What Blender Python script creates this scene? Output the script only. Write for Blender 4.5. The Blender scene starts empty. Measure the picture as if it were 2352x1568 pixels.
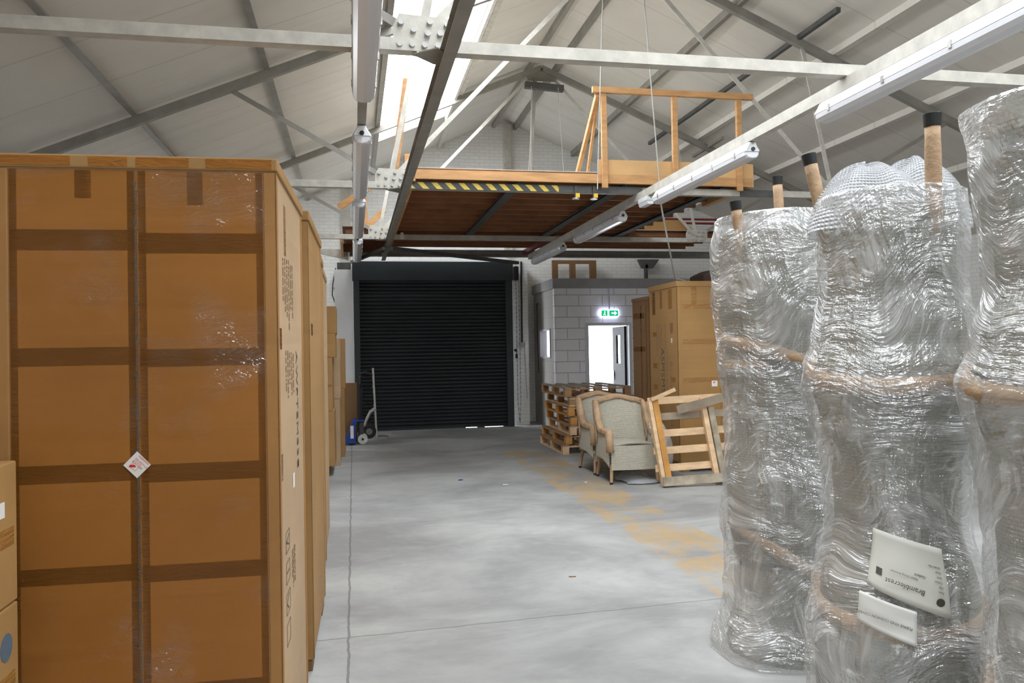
import bpy, bmesh, math, random
from mathutils import Vector, Matrix, noise
random.seed(7)
R = math.radians
sc = bpy.context.scene
COL = sc.collection

# ------------------------------------------------------------------ camera
cd = bpy.data.cameras.new('camera'); cam = bpy.data.objects.new('camera', cd); COL.objects.link(cam)
cd.sensor_fit = 'HORIZONTAL'; cd.sensor_width = 36.0; cd.lens = 1815.8 / 2352 * 36
cd.clip_start = .05; cd.clip_end = 200
Fw = Vector((0.19703022, 0.98033432, 0.01112229)); Rt = Vector((0.98027669, -0.19681525, -0.01792667)); Up = Vector((0.01538509, -0.01443501, 0.99977744))
cam.matrix_world = Matrix(((Rt.x, Up.x, -Fw.x, 0), (Rt.y, Up.y, -Fw.y, 0), (Rt.z, Up.z, -Fw.z, 1.6), (0, 0, 0, 1)))
sc.camera = cam
# ------------------------------------------------------------------ world, daylight, exposure
W = bpy.data.worlds.new('overcast_sky'); sc.world = W; W.use_nodes = True
bg = W.node_tree.nodes['Background']; bg.inputs[0].default_value = (.90, .95, 1.0, 1); bg.inputs[1].default_value = 15.0
sc.view_settings.view_transform = 'Standard'; sc.view_settings.look = 'None'
sc.view_settings.exposure = 0.0; sc.view_settings.gamma = 1.0; sc.view_settings.use_curve_mapping = False
sc.cycles.use_denoising = True
sc.cycles.max_bounces = 10; sc.cycles.diffuse_bounces = 6; sc.cycles.glossy_bounces = 4
sc.cycles.transparent_max_bounces = 12; sc.cycles.transmission_bounces = 4
sc.cycles.sample_clamp_indirect = 8.0
YB, YF, XL, XW = 17.3, -9.0, -4.3, 11.0     # back wall, rear wall, side walls
ZR, SL, XR = 6.75, .42, 3.35            # ridge height of the lining, roof slope, ridge line
def roof_z(x): return ZR - SL * abs(x - XR)
SKX0, SKX1, SKY0, SKY1 = .52, 1.78, -2.5, 15.0
def portal(name, loc, sx, sy, rot):
    l = bpy.data.lights.new(name, 'AREA'); l.shape = 'RECTANGLE'; l.size = sx; l.size_y = sy
    l.cycles.is_portal = True
    o = bpy.data.objects.new(name, l); COL.objects.link(o); o.location = loc; o.rotation_euler = rot
    return o
SK2X0, SK2X1, SK2Y0, SK2Y1 = 5.02, 6.26, -5.0, 4.6      # unseen skylight added on the other slope to brighten the hall
th = math.atan(SL)
mx = (SKX0 + SKX1) / 2
portal('skylight_daylight', (mx, (SKY0 + SKY1) / 2, roof_z(mx) + .12), (SKX1 - SKX0) / math.cos(th), SKY1 - SKY0, (0, -th, 0))
m2 = (SK2X0 + SK2X1) / 2
portal('skylight_daylight', (m2, (SK2Y0 + SK2Y1) / 2, roof_z(m2) + .12), (SK2X1 - SK2X0) / math.cos(th), SK2Y1 - SK2Y0, (0, th, 0))  # portal of the added skylight on the right slope
portal('added_window_daylight', (XL - .28, 14.95, 2.85), 1.1, 3.3, (0, R(-90), 0))  # daylight portal of the added side window
portal('lobby_daylight', (5.26, 17.6, 1.2), 2.4, 2.5, (R(-90), 0, 0))

# ------------------------------------------------------------------ materials
MATS = {}
def nt(name):
    m = bpy.data.materials.new(name); m.use_nodes = True; t = m.node_tree
    b = t.nodes['Principled BSDF']
    MATS[name] = m
    return m, t, b
def N(t, kind, **kw):
    n = t.nodes.new(kind)
    for k, v in kw.items():
        if k.startswith('_'): setattr(n, k[1:], v)
        else: n.inputs[k.replace('__', ' ')].default_value = v
    return n
def ramp(t, fac, stops):
    r = t.nodes.new('ShaderNodeValToRGB'); e = r.color_ramp.elements
    while len(e) < len(stops): e.new(.5)
    for el, (p, c) in zip(e, stops):
        el.position = p; el.color = (c, c, c, 1) if isinstance(c, (int, float)) else (*c, 1)
    t.links.new(fac, r.inputs[0]); return r.outputs[0]
def mixc(t, fac, a, b, mode='MIX'):
    m = t.nodes.new('ShaderNodeMix'); m.data_type = 'RGBA'; m.blend_type = mode
    for s, v in ((0, fac), (6, a), (7, b)):
        if hasattr(v, 'is_output') or isinstance(v, bpy.types.NodeSocket): t.links.new(v, m.inputs[s])
        else: m.inputs[s].default_value = v if isinstance(v, (int, float)) else (*v, 1) if len(v) == 3 else v
    return m.outputs[2]
def math_n(t, op, a, b=None, c=None):
    m = t.nodes.new('ShaderNodeMath'); m.operation = op
    for i, v in enumerate((a, b, c)):
        if v is None: continue
        if isinstance(v, bpy.types.NodeSocket): t.links.new(v, m.inputs[i])
        else: m.inputs[i].default_value = v
    return m.outputs[0]
def coord(t, which='Object', scale=(1, 1, 1), rot=(0, 0, 0)):
    c = t.nodes.new('ShaderNodeTexCoord'); mp = t.nodes.new('ShaderNodeMapping')
    t.links.new(c.outputs[which], mp.inputs[0]); mp.inputs['Scale'].default_value = scale; mp.inputs['Rotation'].default_value = rot
    return mp.outputs[0]
def noise_n(t, vec, scale, detail=4, rough=.55, dist=0.):
    n = t.nodes.new('ShaderNodeTexNoise'); t.links.new(vec, n.inputs['Vector'])
    n.inputs['Scale'].default_value = scale; n.inputs['Detail'].default_value = detail; n.inputs['Roughness'].default_value = rough
    n.inputs['Distortion'].default_value = dist
    return n.outputs[0]
def bump(t, b, h, strength, dist=.01):
    n = t.nodes.new('ShaderNodeBump'); n.inputs['Strength'].default_value = strength; n.inputs['Distance'].default_value = dist
    t.links.new(h, n.inputs['Height']); t.links.new(n.outputs[0], b.inputs['Normal'])
def M(name, col, rough=.6, metal=0., var=.15, scale=6., bmp=0., stretch=(1, 1, 1), spec=.4):
    if name in MATS: return MATS[name]
    m, t, b = nt(name)
    v = coord(t, 'Object', stretch); n = noise_n(t, v, scale)
    c = mixc(t, ramp(t, n, [(.3, 0.), (.7, 1.)]), tuple(x * (1 - var) for x in col), tuple(min(1, x * (1 + var)) for x in col))
    t.links.new(c, b.inputs['Base Color']); b.inputs['Roughness'].default_value = rough; b.inputs['Metallic'].default_value = metal
    b.inputs['Specular IOR Level'].default_value = spec
    if bmp: bump(t, b, noise_n(t, v, scale * 6), bmp)
    return m

def make_card(name, col, var=.10):
    m, t, b = nt(name)
    v = coord(t, 'Object'); n1 = noise_n(t, v, 1.7, 3); n2 = noise_n(t, v, 60, 3)
    c = mixc(t, ramp(t, n1, [(.3, 0.), (.7, 1.)]), tuple(x * (1 - var) for x in col), tuple(x * (1 + var) for x in col))
    c = mixc(t, math_n(t, 'MULTIPLY', n2, .16), c, (.09, .05, .02))
    t.links.new(c, b.inputs['Base Color']); b.inputs['Roughness'].default_value = .62; b.inputs['Specular IOR Level'].default_value = .3
    vv = coord(t, 'Object', (.25, .25, 5)); bump(t, b, noise_n(t, vv, 1.6, 2, .4, .6), .35, .02)
    return m
card = make_card('cardboard', (.40, .225, .082)); card_pale = make_card('cardboard_pale', (.52, .355, .21)); card_front = make_card('cardboard_film_bounce', (.36, .142, .024)); card_edge = make_card('cardboard_edge_board', (.40, .20, .066)); card_dark = make_card('cardboard_dark', (.24, .13, .058))  # front tone holds film tint plus warm bounced light
def make_tape(name, col):
    m, t, b = nt(name)
    v = coord(t, 'Object', (3, 3, 14)); n = noise_n(t, v, 3, 3, .6, 1.2)
    t.links.new(mixc(t, n, tuple(x * .8 for x in col), tuple(x * 1.15 for x in col)), b.inputs['Base Color'])
    b.inputs['Roughness'].default_value = .16; b.inputs['Specular IOR Level'].default_value = .55
    bump(t, b, noise_n(t, v, 2.2, 3, .5, 2.), .5, .02)
    return m
tape = make_tape('parcel_tape', (.34, .165, .045)); tape_dark = make_tape('parcel_tape_dark', (.20, .09, .025)); tape_front = make_tape('parcel_tape_under_film', (.345, .130, .020))

def make_floor():
    m, t, b = nt('concrete_floor')
    v = coord(t, 'Object', (.75, 1.1, 1)); big = noise_n(t, v, .75, 5, .62, .5); fine = noise_n(t, v, 7, 6, .7); mid = noise_n(t, v, 2.3, 5, .7, 1.)
    c = mixc(t, ramp(t, big, [(.38, 0.), (.62, 1.)]), (.275, .273, .268), (.45, .455, .44))
    c = mixc(t, math_n(t, 'MULTIPLY', ramp(t, mid, [(.45, 0.), (.75, 1.)]), .55), c, (.255, .25, .25))
    c = mixc(t, math_n(t, 'MULTIPLY', ramp(t, fine, [(.5, 0.), (.8, 1.)]), .25), c, (.52, .52, .50))
    sx = t.nodes.new('ShaderNodeSeparateXYZ'); tc = t.nodes.new('ShaderNodeTexCoord'); t.links.new(tc.outputs['Object'], sx.inputs[0])
    X, Y = sx.outputs[0], sx.outputs[1]
    # worn yellow walkway band beside the stacks (X 2.28 .. 2.95)
    inb = math_n(t, 'MULTIPLY', math_n(t, 'GREATER_THAN', X, 2.28), math_n(t, 'LESS_THAN', X, 2.95))
    inb = math_n(t, 'MULTIPLY', inb, math_n(t, 'MULTIPLY', math_n(t, 'GREATER_THAN', Y, 4.75), math_n(t, 'LESS_THAN', Y, 12.4)))
    wear = ramp(t, noise_n(t, coord(t, 'Object', (1.3, .8, 1)), 1.9, 6, .68, .4), [(.44, 0.), (.56, 1.)])
    c = mixc(t, math_n(t, 'MULTIPLY', math_n(t, 'MULTIPLY', inb, wear), .66), c, (.47, .31, .13))
    # saw-cut joints
    def line(s, p, w): return math_n(t, 'LESS_THAN', math_n(t, 'ABSOLUTE', math_n(t, 'SUBTRACT', s, p)), w)
    wob = math_n(t, 'MULTIPLY', math_n(t, 'SUBTRACT', noise_n(t, v, 5, 3), .5), .03)
    j = line(math_n(t, 'ADD', X, wob), -.05, .007)
    lat = math_n(t, 'ADD', math_n(t, 'SUBTRACT', Y, math_n(t, 'MULTIPLY', X, .05)), wob)
    for p in (4.57, 7.35, 10.4): j = math_n(t, 'MAXIMUM', j, line(lat, p, .006 if p == 4.57 else .003))
    c = mixc(t, math_n(t, 'MULTIPLY', j, .6), c, (.09, .088, .085))
    t.links.new(c, b.inputs['Base Color'])
    b.inputs['Roughness'].default_value = .62; b.inputs['Specular IOR Level'].default_value = .3
    bump(t, b, fine, .08, .01)
    return m
floor_m = make_floor()

def make_roof():
    m, t, b = nt('white_roof_lining')
    v = coord(t, 'Object'); n = noise_n(t, v, .9, 4)
    c = mixc(t, ramp(t, n, [(.3, 0.), (.7, 1.)]), (.66, .625, .565), (.74, .70, .64))
    sx = t.nodes.new('ShaderNodeSeparateXYZ'); t.links.new(v, sx.inputs[0])
    f = math_n(t, 'FRACT', math_n(t, 'MULTIPLY', sx.outputs[1], 1.0))
    l = math_n(t, 'LESS_THAN', math_n(t, 'ABSOLUTE', math_n(t, 'SUBTRACT', f, .5)), .012)
    c = mixc(t, math_n(t, 'MULTIPLY', l, .28), c, (.30, .27, .24))
    st = noise_n(t, coord(t, 'Object', (.35, 3.2, .35)), 1.6, 4, .6)
    c = mixc(t, math_n(t, 'MULTIPLY', ramp(t, st, [(.5, 0.), (.8, 1.)]), .25), c, (.45, .41, .36))
    t.links.new(c, b.inputs['Base Color']); b.inputs['Roughness'].default_value = .55
    return m
roof_m = make_roof()

def make_brick(name, axis, bw, bh, c1, c2, mort, msize=.012, off=.5, bstr=.5):
    m, t, b = nt(name)
    tc = t.nodes.new('ShaderNodeTexCoord'); s = t.nodes.new('ShaderNodeSeparateXYZ'); k = t.nodes.new('ShaderNodeCombineXYZ')
    t.links.new(tc.outputs['Object'], s.inputs[0]); t.links.new(s.outputs[axis], k.inputs[0]); t.links.new(s.outputs[2], k.inputs[1])
    br = t.nodes.new('ShaderNodeTexBrick'); t.links.new(k.outputs[0], br.inputs['Vector'])
    br.inputs['Color1'].default_value = (*c1, 1); br.inputs['Color2'].default_value = (*c2, 1); br.inputs['Mortar'].default_value = (*mort, 1)
    br.inputs['Scale'].default_value = 1; br.inputs['Brick Width'].default_value = bw; br.inputs['Row Height'].default_value = bh
    br.inputs['Mortar Size'].default_value = msize; br.inputs['Mortar Smooth'].default_value = .2; br.offset = off
    n = noise_n(t, tc.outputs['Object'], 2.2, 4)
    c = mixc(t, math_n(t, 'MULTIPLY', ramp(t, n, [(.4, 0.), (.8, 1.)]), .25), br.outputs[0], tuple(x * .72 for x in c1))
    t.links.new(c, b.inputs['Base Color']); b.inputs['Roughness'].default_value = .55
    inv = math_n(t, 'SUBTRACT', 1., br.outputs[1])
    bump(t, b, inv, bstr, .01)
    return m
brick_x = make_brick('white_painted_brick', 0, .225, .075, (.84, .83, .80), (.80, .79, .76), (.68, .67, .65), .006)
brick_y = make_brick('white_painted_brick_side', 1, .225, .075, (.84, .83, .80), (.80, .79, .76), (.68, .67, .65), .006)
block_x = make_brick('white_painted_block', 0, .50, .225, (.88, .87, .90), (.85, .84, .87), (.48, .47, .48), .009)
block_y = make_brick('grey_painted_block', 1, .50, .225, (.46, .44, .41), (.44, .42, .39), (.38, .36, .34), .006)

steel_lt = M('pale_painted_steel', (.50, .475, .42), .5, 0, .16, 9, .15)
steel = M('grey_painted_steel', (.27, .255, .225), .5, 0, .15, 5, .1)
steel_dk = M('charcoal_steel', (.085, .085, .08), .5, 0, .2, 6, .1)
bolt_m = M('dull_bolt', (.42, .41, .39), .45, .3, .15, 20)
plastic_w = M('white_lamp_housing', (.72, .73, .74), .35, 0, .04, 3)
def make_diff():
    m, t, b = nt('lamp_diffuser'); b.inputs['Base Color'].default_value = (.70, .70, .73, 1); b.inputs['Roughness'].default_value = .22
    b.inputs['Specular IOR Level'].default_value = .6
    n = noise_n(t, coord(t), 4, 2); bump(t, b, n, .05); return m
diff_m = make_diff()
timber = M('pine_timber', (.52, .28, .115), .6, 0, .22, 3, .12, (1, 1, 5))
timber_dk = M('brown_stained_timber', (.15, .058, .02), .6, 0, .25, 3, .1, (4, 1, 1))
timber_red = M('red_brown_timber', (.27, .115, .05), .6, 0, .2, 3, .1)
ply = M('plywood_board', (.60, .36, .155), .6, 0, .1, 3, .05)
pal_pale = M('pallet_pine', (.70, .485, .29), .7, 0, .22, 4, .2, (1, 1, 3))
pal_mid = M('pallet_pine_aged', (.36, .21, .105), .75, 0, .25, 4, .2, (1, 1, 3))
pal_grey = M('pallet_weathered', (.30, .24, .175), .75, 0, .3, 4, .2)
pal_or = M('pallet_orange_block', (.55, .27, .07), .75, 0, .25, 5, .2)
pal_stain = M('pallet_stained', (.33, .28, .21), .75, 0, .55, 5, .25)
shut_m = M('black_shutter', (.022, .026, .029), .42, .2, .12, 2)
shut_g = M('dark_grey_shutter_steel', (.035, .042, .045), .5, .1, .12, 2)
black = M('black_plastic', (.018, .018, .018), .45, 0, .2, 8)
rubber = M('black_rubber', (.025, .025, .025), .7, 0, .2, 10)
blue = M('blue_paint', (.02, .06, .30), .4, 0, .12, 6)
silver = M('worn_aluminium', (.50, .49, .46), .35, .7, .15, 8)
white_p = M('white_paper', (.80, .79, .75), .55, 0, .04, 6)
cream_p = M('cream_paper', (.74, .73, .66), .5, 0, .05, 5)
ink = M('grey_ink', (.10, .085, .07), .7, 0, .2, 9)
ink_l = M('faint_grey_ink', (.26, .16, .085), .7, 0, .1, 9)
red_ink = M('red_ink', (.65, .02, .015), .6, 0, .05, 6)
brown_paper = M('brown_kraft_paper', (.45, .30, .18), .7, 0, .16, 9, .5)
grey_door = M('grey_door_paint', (.020, .020, .025), .6, 0, .06, 4, spec=.15)
grey_trim = M('grey_fascia_paint', (.36, .35, .35), .5, 0, .08, 4)
frame_m = M('pale_grey_frame', (.62, .62, .66), .45, 0, .05, 4)
white_wall = M('white_wall_paint', (.75, .74, .73), .6, 0, .05, 2, .05)
yard_m = M('pale_yard_concrete', (.62, .62, .62), .7, 0, .08, 1.5)
cable_m = M('grey_cable', (.40, .39, .35), .5, 0, .1, 8)
red_pipe = M('red_pipe', (.20, .03, .025), .45, 0, .15, 5)
yellow_tag = M('yellow_tag', (.75, .50, .04), .5, 0, .1, 6)
def make_hazard():
    m, t, b = nt('hazard_stripe')
    v = coord(t, 'Object'); s = t.nodes.new('ShaderNodeSeparateXYZ'); t.links.new(v, s.inputs[0])
    k = math_n(t, 'FRACT', math_n(t, 'DIVIDE', math_n(t, 'ADD', math_n(t, 'ADD', s.outputs[0], 3.0), math_n(t, 'MULTIPLY', s.outputs[2], .95)), .163))
    n = noise_n(t, v, 12, 3)
    f = math_n(t, 'LESS_THAN', k, .44)
    c = mixc(t, f, (.04, .042, .042), mixc(t, math_n(t, 'GREATER_THAN', n, .66), (.78, .58, .06), (.32, .2, .05)))
    t.links.new(c, b.inputs['Base Color']); b.inputs['Roughness'].default_value = .4; return m
hazard = make_hazard()
def emis(name, col, s):
    m, t, b = nt(name); b.inputs['Base Color'].default_value = (*col, 1); b.inputs['Emission Color'].default_value = (*col, 1); b.inputs['Emission Strength'].default_value = s; return m
green_led = emis('green_led', (.02, .9, .25), 2.5); sign_white = emis('sign_lit_white', (.70, .76, 1.0), 4.5); sign_green = emis('sign_lit_green', (.0, .42, .18), 1.1)
def make_glass(name, tr=.92, gl=.1, rough=.02):
    m, t, b = nt(name); o = t.nodes['Material Output']
    a = t.nodes.new('ShaderNodeBsdfTransparent'); g = t.nodes.new('ShaderNodeBsdfGlossy'); x = t.nodes.new('ShaderNodeMixShader')
    a.inputs[0].default_value = (tr, tr, tr, 1); g.inputs['Roughness'].default_value = rough; x.inputs[0].default_value = gl
    t.links.new(a.outputs[0], x.inputs[1]); t.links.new(g.outputs[0], x.inputs[2]); t.links.new(x.outputs[0], o.inputs[0]); return m
glass = make_glass('clear_glazing', .93, .07)
def make_wicker(name, a, bcol, su=1., sv=1.):
    m, t, b = nt(name)
    v = coord(t, 'UV', (su, sv, 1)); br = t.nodes.new('ShaderNodeTexBrick'); t.links.new(v, br.inputs['Vector'])
    br.inputs['Scale'].default_value = 1; br.inputs['Brick Width'].default_value = .030; br.inputs['Row Height'].default_value = .0125
    br.inputs['Mortar Size'].default_value = .0022; br.inputs['Mortar Smooth'].default_value = .6
    br.inputs['Color1'].default_value = (*a, 1); br.inputs['Color2'].default_value = (*tuple(x * .86 for x in a), 1); br.inputs['Mortar'].default_value = (*bcol, 1)
    t.links.new(br.outputs[0], b.inputs['Base Color']); b.inputs['Roughness'].default_value = .5
    bump(t, b, math_n(t, 'SUBTRACT', 1., br.outputs[1]), .8, .006); return m
wicker = make_wicker('grey_rattan_weave', (.70, .66, .545), (.19, .165, .125))
wicker_d = make_wicker('wrapped_rattan_weave', (.26, .255, .20), (.16, .15, .115))
def make_film(name, clear=.50, white=.85, gloss=.17):
    """UVs are in metres: u round the stack, v up it"""
    m, t, b = nt(name); o = t.nodes['Material Output']
    base = coord(t, 'UV'); wob = t.nodes.new('ShaderNodeTexNoise'); t.links.new(base, wob.inputs['Vector']); wob.inputs['Scale'].default_value = 2.2; wob.inputs['Detail'].default_value = 1
    off = t.nodes.new('ShaderNodeVectorMath'); off.operation = 'MULTIPLY_ADD'; t.links.new(wob.outputs['Color'], off.inputs[0]); off.inputs[1].default_value = (.45, .5, 0); t.links.new(base, off.inputs[2])
    def mapped(scale, rot=0):
        mp = t.nodes.new('ShaderNodeMapping'); t.links.new(off.outputs[0], mp.inputs[0]); mp.inputs['Scale'].default_value = (*scale, 1); mp.inputs['Rotation'].default_value = (0, 0, R(rot)); return mp.outputs[0]
    streak = noise_n(t, mapped((11, 60), -14), 1., 3, .6); streak2 = noise_n(t, mapped((7, 44), 22), 1., 3, .6); drape = noise_n(t, mapped((14, 4), 4), 1., 3, .6)
    patch = noise_n(t, base, 2.6, 2, .5); lump = noise_n(t, mapped((10, 22), -25), 1., 3, .55, .5)
    h = math_n(t, 'ADD', math_n(t, 'MULTIPLY', streak, .45), math_n(t, 'ADD', math_n(t, 'MULTIPLY', drape, .8), math_n(t, 'MULTIPLY', lump, .9)))
    bp = t.nodes.new('ShaderNodeBump'); bp.inputs['Strength'].default_value = 1.; bp.inputs['Distance'].default_value = .030; t.links.new(h, bp.inputs['Height'])
    gl = t.nodes.new('ShaderNodeBsdfGlossy'); gl.inputs['Roughness'].default_value = .10; gl.inputs[0].default_value = (1, 1, 1, 1); t.links.new(bp.outputs[0], gl.inputs['Normal'])
    df = t.nodes.new('ShaderNodeBsdfDiffuse'); df.inputs[0].default_value = (white, white, white * .99, 1); t.links.new(bp.outputs[0], df.inputs['Normal'])
    tr = t.nodes.new('ShaderNodeBsdfTransparent')
    pm = ramp(t, patch, [(.40, 0.), (.62, 1.)])
    s1 = math_n(t, 'MULTIPLY', ramp(t, streak, [(.56, 0.), (.70, 1.)]), pm)
    s2 = math_n(t, 'MULTIPLY', ramp(t, streak2, [(.60, 0.), (.70, 1.)]), math_n(t, 'SUBTRACT', 1., math_n(t, 'MULTIPLY', pm, .8)))
    s3 = math_n(t, 'MULTIPLY', ramp(t, drape, [(.56, 0.), (.72, 1.)]), .45)
    a1 = math_n(t, 'MAXIMUM', math_n(t, 'MAXIMUM', math_n(t, 'MULTIPLY', s1, .75), math_n(t, 'MULTIPLY', s2, .6)), s3)  # white streaks: milky folds and film highlights put into the colour
    haze = math_n(t, 'MULTIPLY', ramp(t, noise_n(t, mapped((3.2, 5.5), 20), 1., 3, .6), [(.46, 0.), (.66, 1.)]), .38)
    a1 = math_n(t, 'MINIMUM', math_n(t, 'ADD', math_n(t, 'ADD', a1, haze), (1 - clear) * .40), .88)
    x1 = t.nodes.new('ShaderNodeMixShader'); t.links.new(a1, x1.inputs[0]); t.links.new(tr.outputs[0], x1.inputs[1]); t.links.new(df.outputs[0], x1.inputs[2])
    x2 = t.nodes.new('ShaderNodeMixShader'); x2.inputs[0].default_value = gloss; t.links.new(x1.outputs[0], x2.inputs[1]); t.links.new(gl.outputs[0], x2.inputs[2])
    t.links.new(x2.outputs[0], o.inputs[0]); return m
film = make_film('stretch_film'); film_bag = make_film('polythene_sheet', .6, .85, .25)
def make_bubble():
    m, t, b = nt('bubble_film'); o = t.nodes['Material Output']
    v = coord(t, 'UV', (1, 1, 1)); vo = t.nodes.new('ShaderNodeTexVoronoi'); vo.inputs['Scale'].default_value = 62; vo.inputs['Randomness'].default_value = .15; t.links.new(v, vo.inputs['Vector'])
    h = ramp(t, vo.outputs[0], [(0., 1.), (.55, 0.)])
    bp = t.nodes.new('ShaderNodeBump'); bp.inputs['Strength'].default_value = .9; bp.inputs['Distance'].default_value = .01; t.links.new(h, bp.inputs['Height'])
    b.inputs['Base Color'].default_value = (.72, .74, .76, 1); b.inputs['Roughness'].default_value = .18; t.links.new(bp.outputs[0], b.inputs['Normal'])
    tr = t.nodes.new('ShaderNodeBsdfTransparent'); x = t.nodes.new('ShaderNodeMixShader'); x.inputs[0].default_value = .62
    t.links.new(tr.outputs[0], x.inputs[1]); t.links.new(b.outputs[0], x.inputs[2]); t.links.new(x.outputs[0], o.inputs[0]); return m
bubble = make_bubble()

# ------------------------------------------------------------------ mesh helpers
ORG = {}
class MB:
    def __init__(s): s.v = []; s.f = []; s.uv = {}
    def add(s, vs, fs, uvs=None):
        o = len(s.v); s.v += [Vector(v) for v in vs]
        for i, f in enumerate(fs):
            if uvs: s.uv[len(s.f)] = [uvs[k] for k in f]
            s.f.append([o + k for k in f])
        return s
    def box(s, x0, x1, y0, y1, z0, z1, mat=None):
        vs = [Vector((x, y, z)) for z in (z0, z1) for y in (y0, y1) for x in (x0, x1)]
        if mat is not None: vs = [mat @ v for v in vs]
        return s.add(vs, [(0, 2, 3, 1), (4, 5, 7, 6), (0, 1, 5, 4), (2, 6, 7, 3), (0, 4, 6, 2), (1, 3, 7, 5)])
    def bar(s, p0, p1, w, h, up=(0, 0, 1)):
        p0, p1 = Vector(p0), Vector(p1); d = (p1 - p0).normalized(); up = Vector(up)
        if abs(d.dot(up)) > .99: up = Vector((0, 1, 0))
        a = d.cross(up).normalized() * (w / 2); b = a.cross(d).normalized() * (h / 2)
        vs = [p + i * a + j * b for p in (p0, p1) for j in (-1, 1) for i in (-1, 1)]
        return s.add(vs, [(0, 1, 3, 2), (4, 6, 7, 5), (0, 4, 5, 1), (2, 3, 7, 6), (0, 2, 6, 4), (1, 5, 7, 3)])
    def cyl(s, p0, p1, r0, r1=None, n=16):
        r1 = r0 if r1 is None else r1; p0, p1 = Vector(p0), Vector(p1); d = (p1 - p0).normalized()
        a = d.orthogonal().normalized(); b = d.cross(a)
        vs = [p + r * (math.cos(2 * math.pi * i / n) * a + math.sin(2 * math.pi * i / n) * b) for p, r in ((p0, r0), (p1, r1)) for i in range(n)]
        fs = [(i, (i + 1) % n, n + (i + 1) % n, n + i) for i in range(n)] + [tuple(range(n - 1, -1, -1)), tuple(range(n, 2 * n))]
        return s.add(vs, fs)
    def tube(s, pts, r, n=8, closed=False):
        pts = [Vector(p) for p in pts]; m = len(pts); vs = []; rr = r if callable(r) else (lambda i: r)
        prev = None
        for i, p in enumerate(pts):
            a = pts[(i - 1) % m] if closed or i else pts[0]; c = pts[(i + 1) % m] if closed or i < m - 1 else pts[-1]
            d = (c - a).normalized()
            if prev is None: u = d.orthogonal().normalized()
            else:
                u = prev - d * prev.dot(d); u = u.normalized() if u.length > 1e-6 else d.orthogonal().normalized()
            prev = u; w = d.cross(u)
            vs += [p + rr(i) * (math.cos(2 * math.pi * k / n) * u + math.sin(2 * math.pi * k / n) * w) for k in range(n)]
        fs = []
        for i in range(m if closed else m - 1):
            j = (i + 1) % m
            fs += [(i * n + k, i * n + (k + 1) % n, j * n + (k + 1) % n, j * n + k) for k in range(n)]
        if not closed: fs += [tuple(range(n - 1, -1, -1)), tuple(range((m - 1) * n, m * n))]
        return s.add(vs, fs)
    def prism(s, poly, vec):
        n = len(poly); vec = Vector(vec); vs = [Vector(p) for p in poly]; vs += [v + vec for v in vs]
        return s.add(vs, [tuple(range(n - 1, -1, -1)), tuple(range(n, 2 * n))] + [(i, (i + 1) % n, n + (i + 1) % n, n + i) for i in range(n)])
    def grid(s, fn, nu, nv, closed_u=False, uvfn=None):
        vs = []; uvs = []
        for j in range(nv + 1):
            for i in range(nu + 1):
                vs.append(fn(i / nu, j / nv)); uvs.append(uvfn(i / nu, j / nv) if uvfn else (i / nu, j / nv))
        fs = [(j * (nu + 1) + i, j * (nu + 1) + i + 1, (j + 1) * (nu + 1) + i + 1, (j + 1) * (nu + 1) + i) for j in range(nv) for i in range(nu)]
        return s.add(vs, fs, uvs)
    def build(s, name, mat, parent=None, origin=None, smooth=False, bevel=0, solid=0, weld=False):
        me = bpy.data.meshes.new(name); o = bpy.data.objects.new(name, me); COL.objects.link(o)
        if parent is not None: off = ORG[parent]; o.parent = parent
        elif origin is not None: off = Vector(origin); o.location = off
        else: off = Vector((0, 0, 0))
        ORG[o] = off
        me.from_pydata([tuple(v - off) for v in s.v], [], s.f)
        if s.uv:
            ul = me.uv_layers.new(name='UVMap'); k = 0
            for fi, p in enumerate(me.polygons):
                u = s.uv.get(fi)
                for li, l in enumerate(p.loop_indices): ul.data[l].uv = u[li] if u else (0, 0)
        bm = bmesh.new(); bm.from_mesh(me)
        if weld: bmesh.ops.remove_doubles(bm, verts=bm.verts, dist=1e-5)
        if not solid: bmesh.ops.recalc_face_normals(bm, faces=bm.faces)
        bm.to_mesh(me); bm.free()
        if smooth: me.polygons.foreach_set('use_smooth', [True] * len(me.polygons))
        me.materials.append(mat)
        if bevel:
            md = o.modifiers.new('bevel', 'BEVEL'); md.width = bevel; md.segments = 2; md.limit_method = 'ANGLE'; md.angle_limit = R(40)
        if solid:
            md = o.modifiers.new('thick', 'SOLIDIFY'); md.thickness = solid; md.offset = 0
        return o
def tag(o, label, cat, group=None):
    o['label'] = label; o['category'] = cat
    if group: o['group'] = group
    return o
def thing(name, label, cat, loc, group=None):
    o = bpy.data.objects.new(name, None); COL.objects.link(o); o.location = loc; o.empty_display_size = .1; ORG[o] = Vector(loc)
    return tag(o, label, cat, group)
def struct(o): o['kind'] = 'structure'; return o
def text_mesh(name, s, size, mat, parent, M4, extrude=.0008, align='LEFT', spacing=1.):
    cu = bpy.data.curves.new(name, 'FONT'); cu.body = s; cu.size = size; cu.extrude = extrude; cu.align_x = align; cu.align_y = 'CENTER'; cu.space_character = spacing
    cu.resolution_u = 3
    tmp = bpy.data.objects.new('tmp_text', cu); COL.objects.link(tmp)
    dg = bpy.context.evaluated_depsgraph_get(); dg.update()
    me = bpy.data.meshes.new_from_object(tmp.evaluated_get(dg)); bpy.data.objects.remove(tmp); bpy.data.curves.remove(cu)
    me.name = name; me.transform(Matrix.Translation(-ORG[parent]) @ M4); me.materials.clear(); me.materials.append(mat)
    o = bpy.data.objects.new(name, me); COL.objects.link(o); o.parent = parent; ORG[o] = ORG[parent]
    return o
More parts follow.
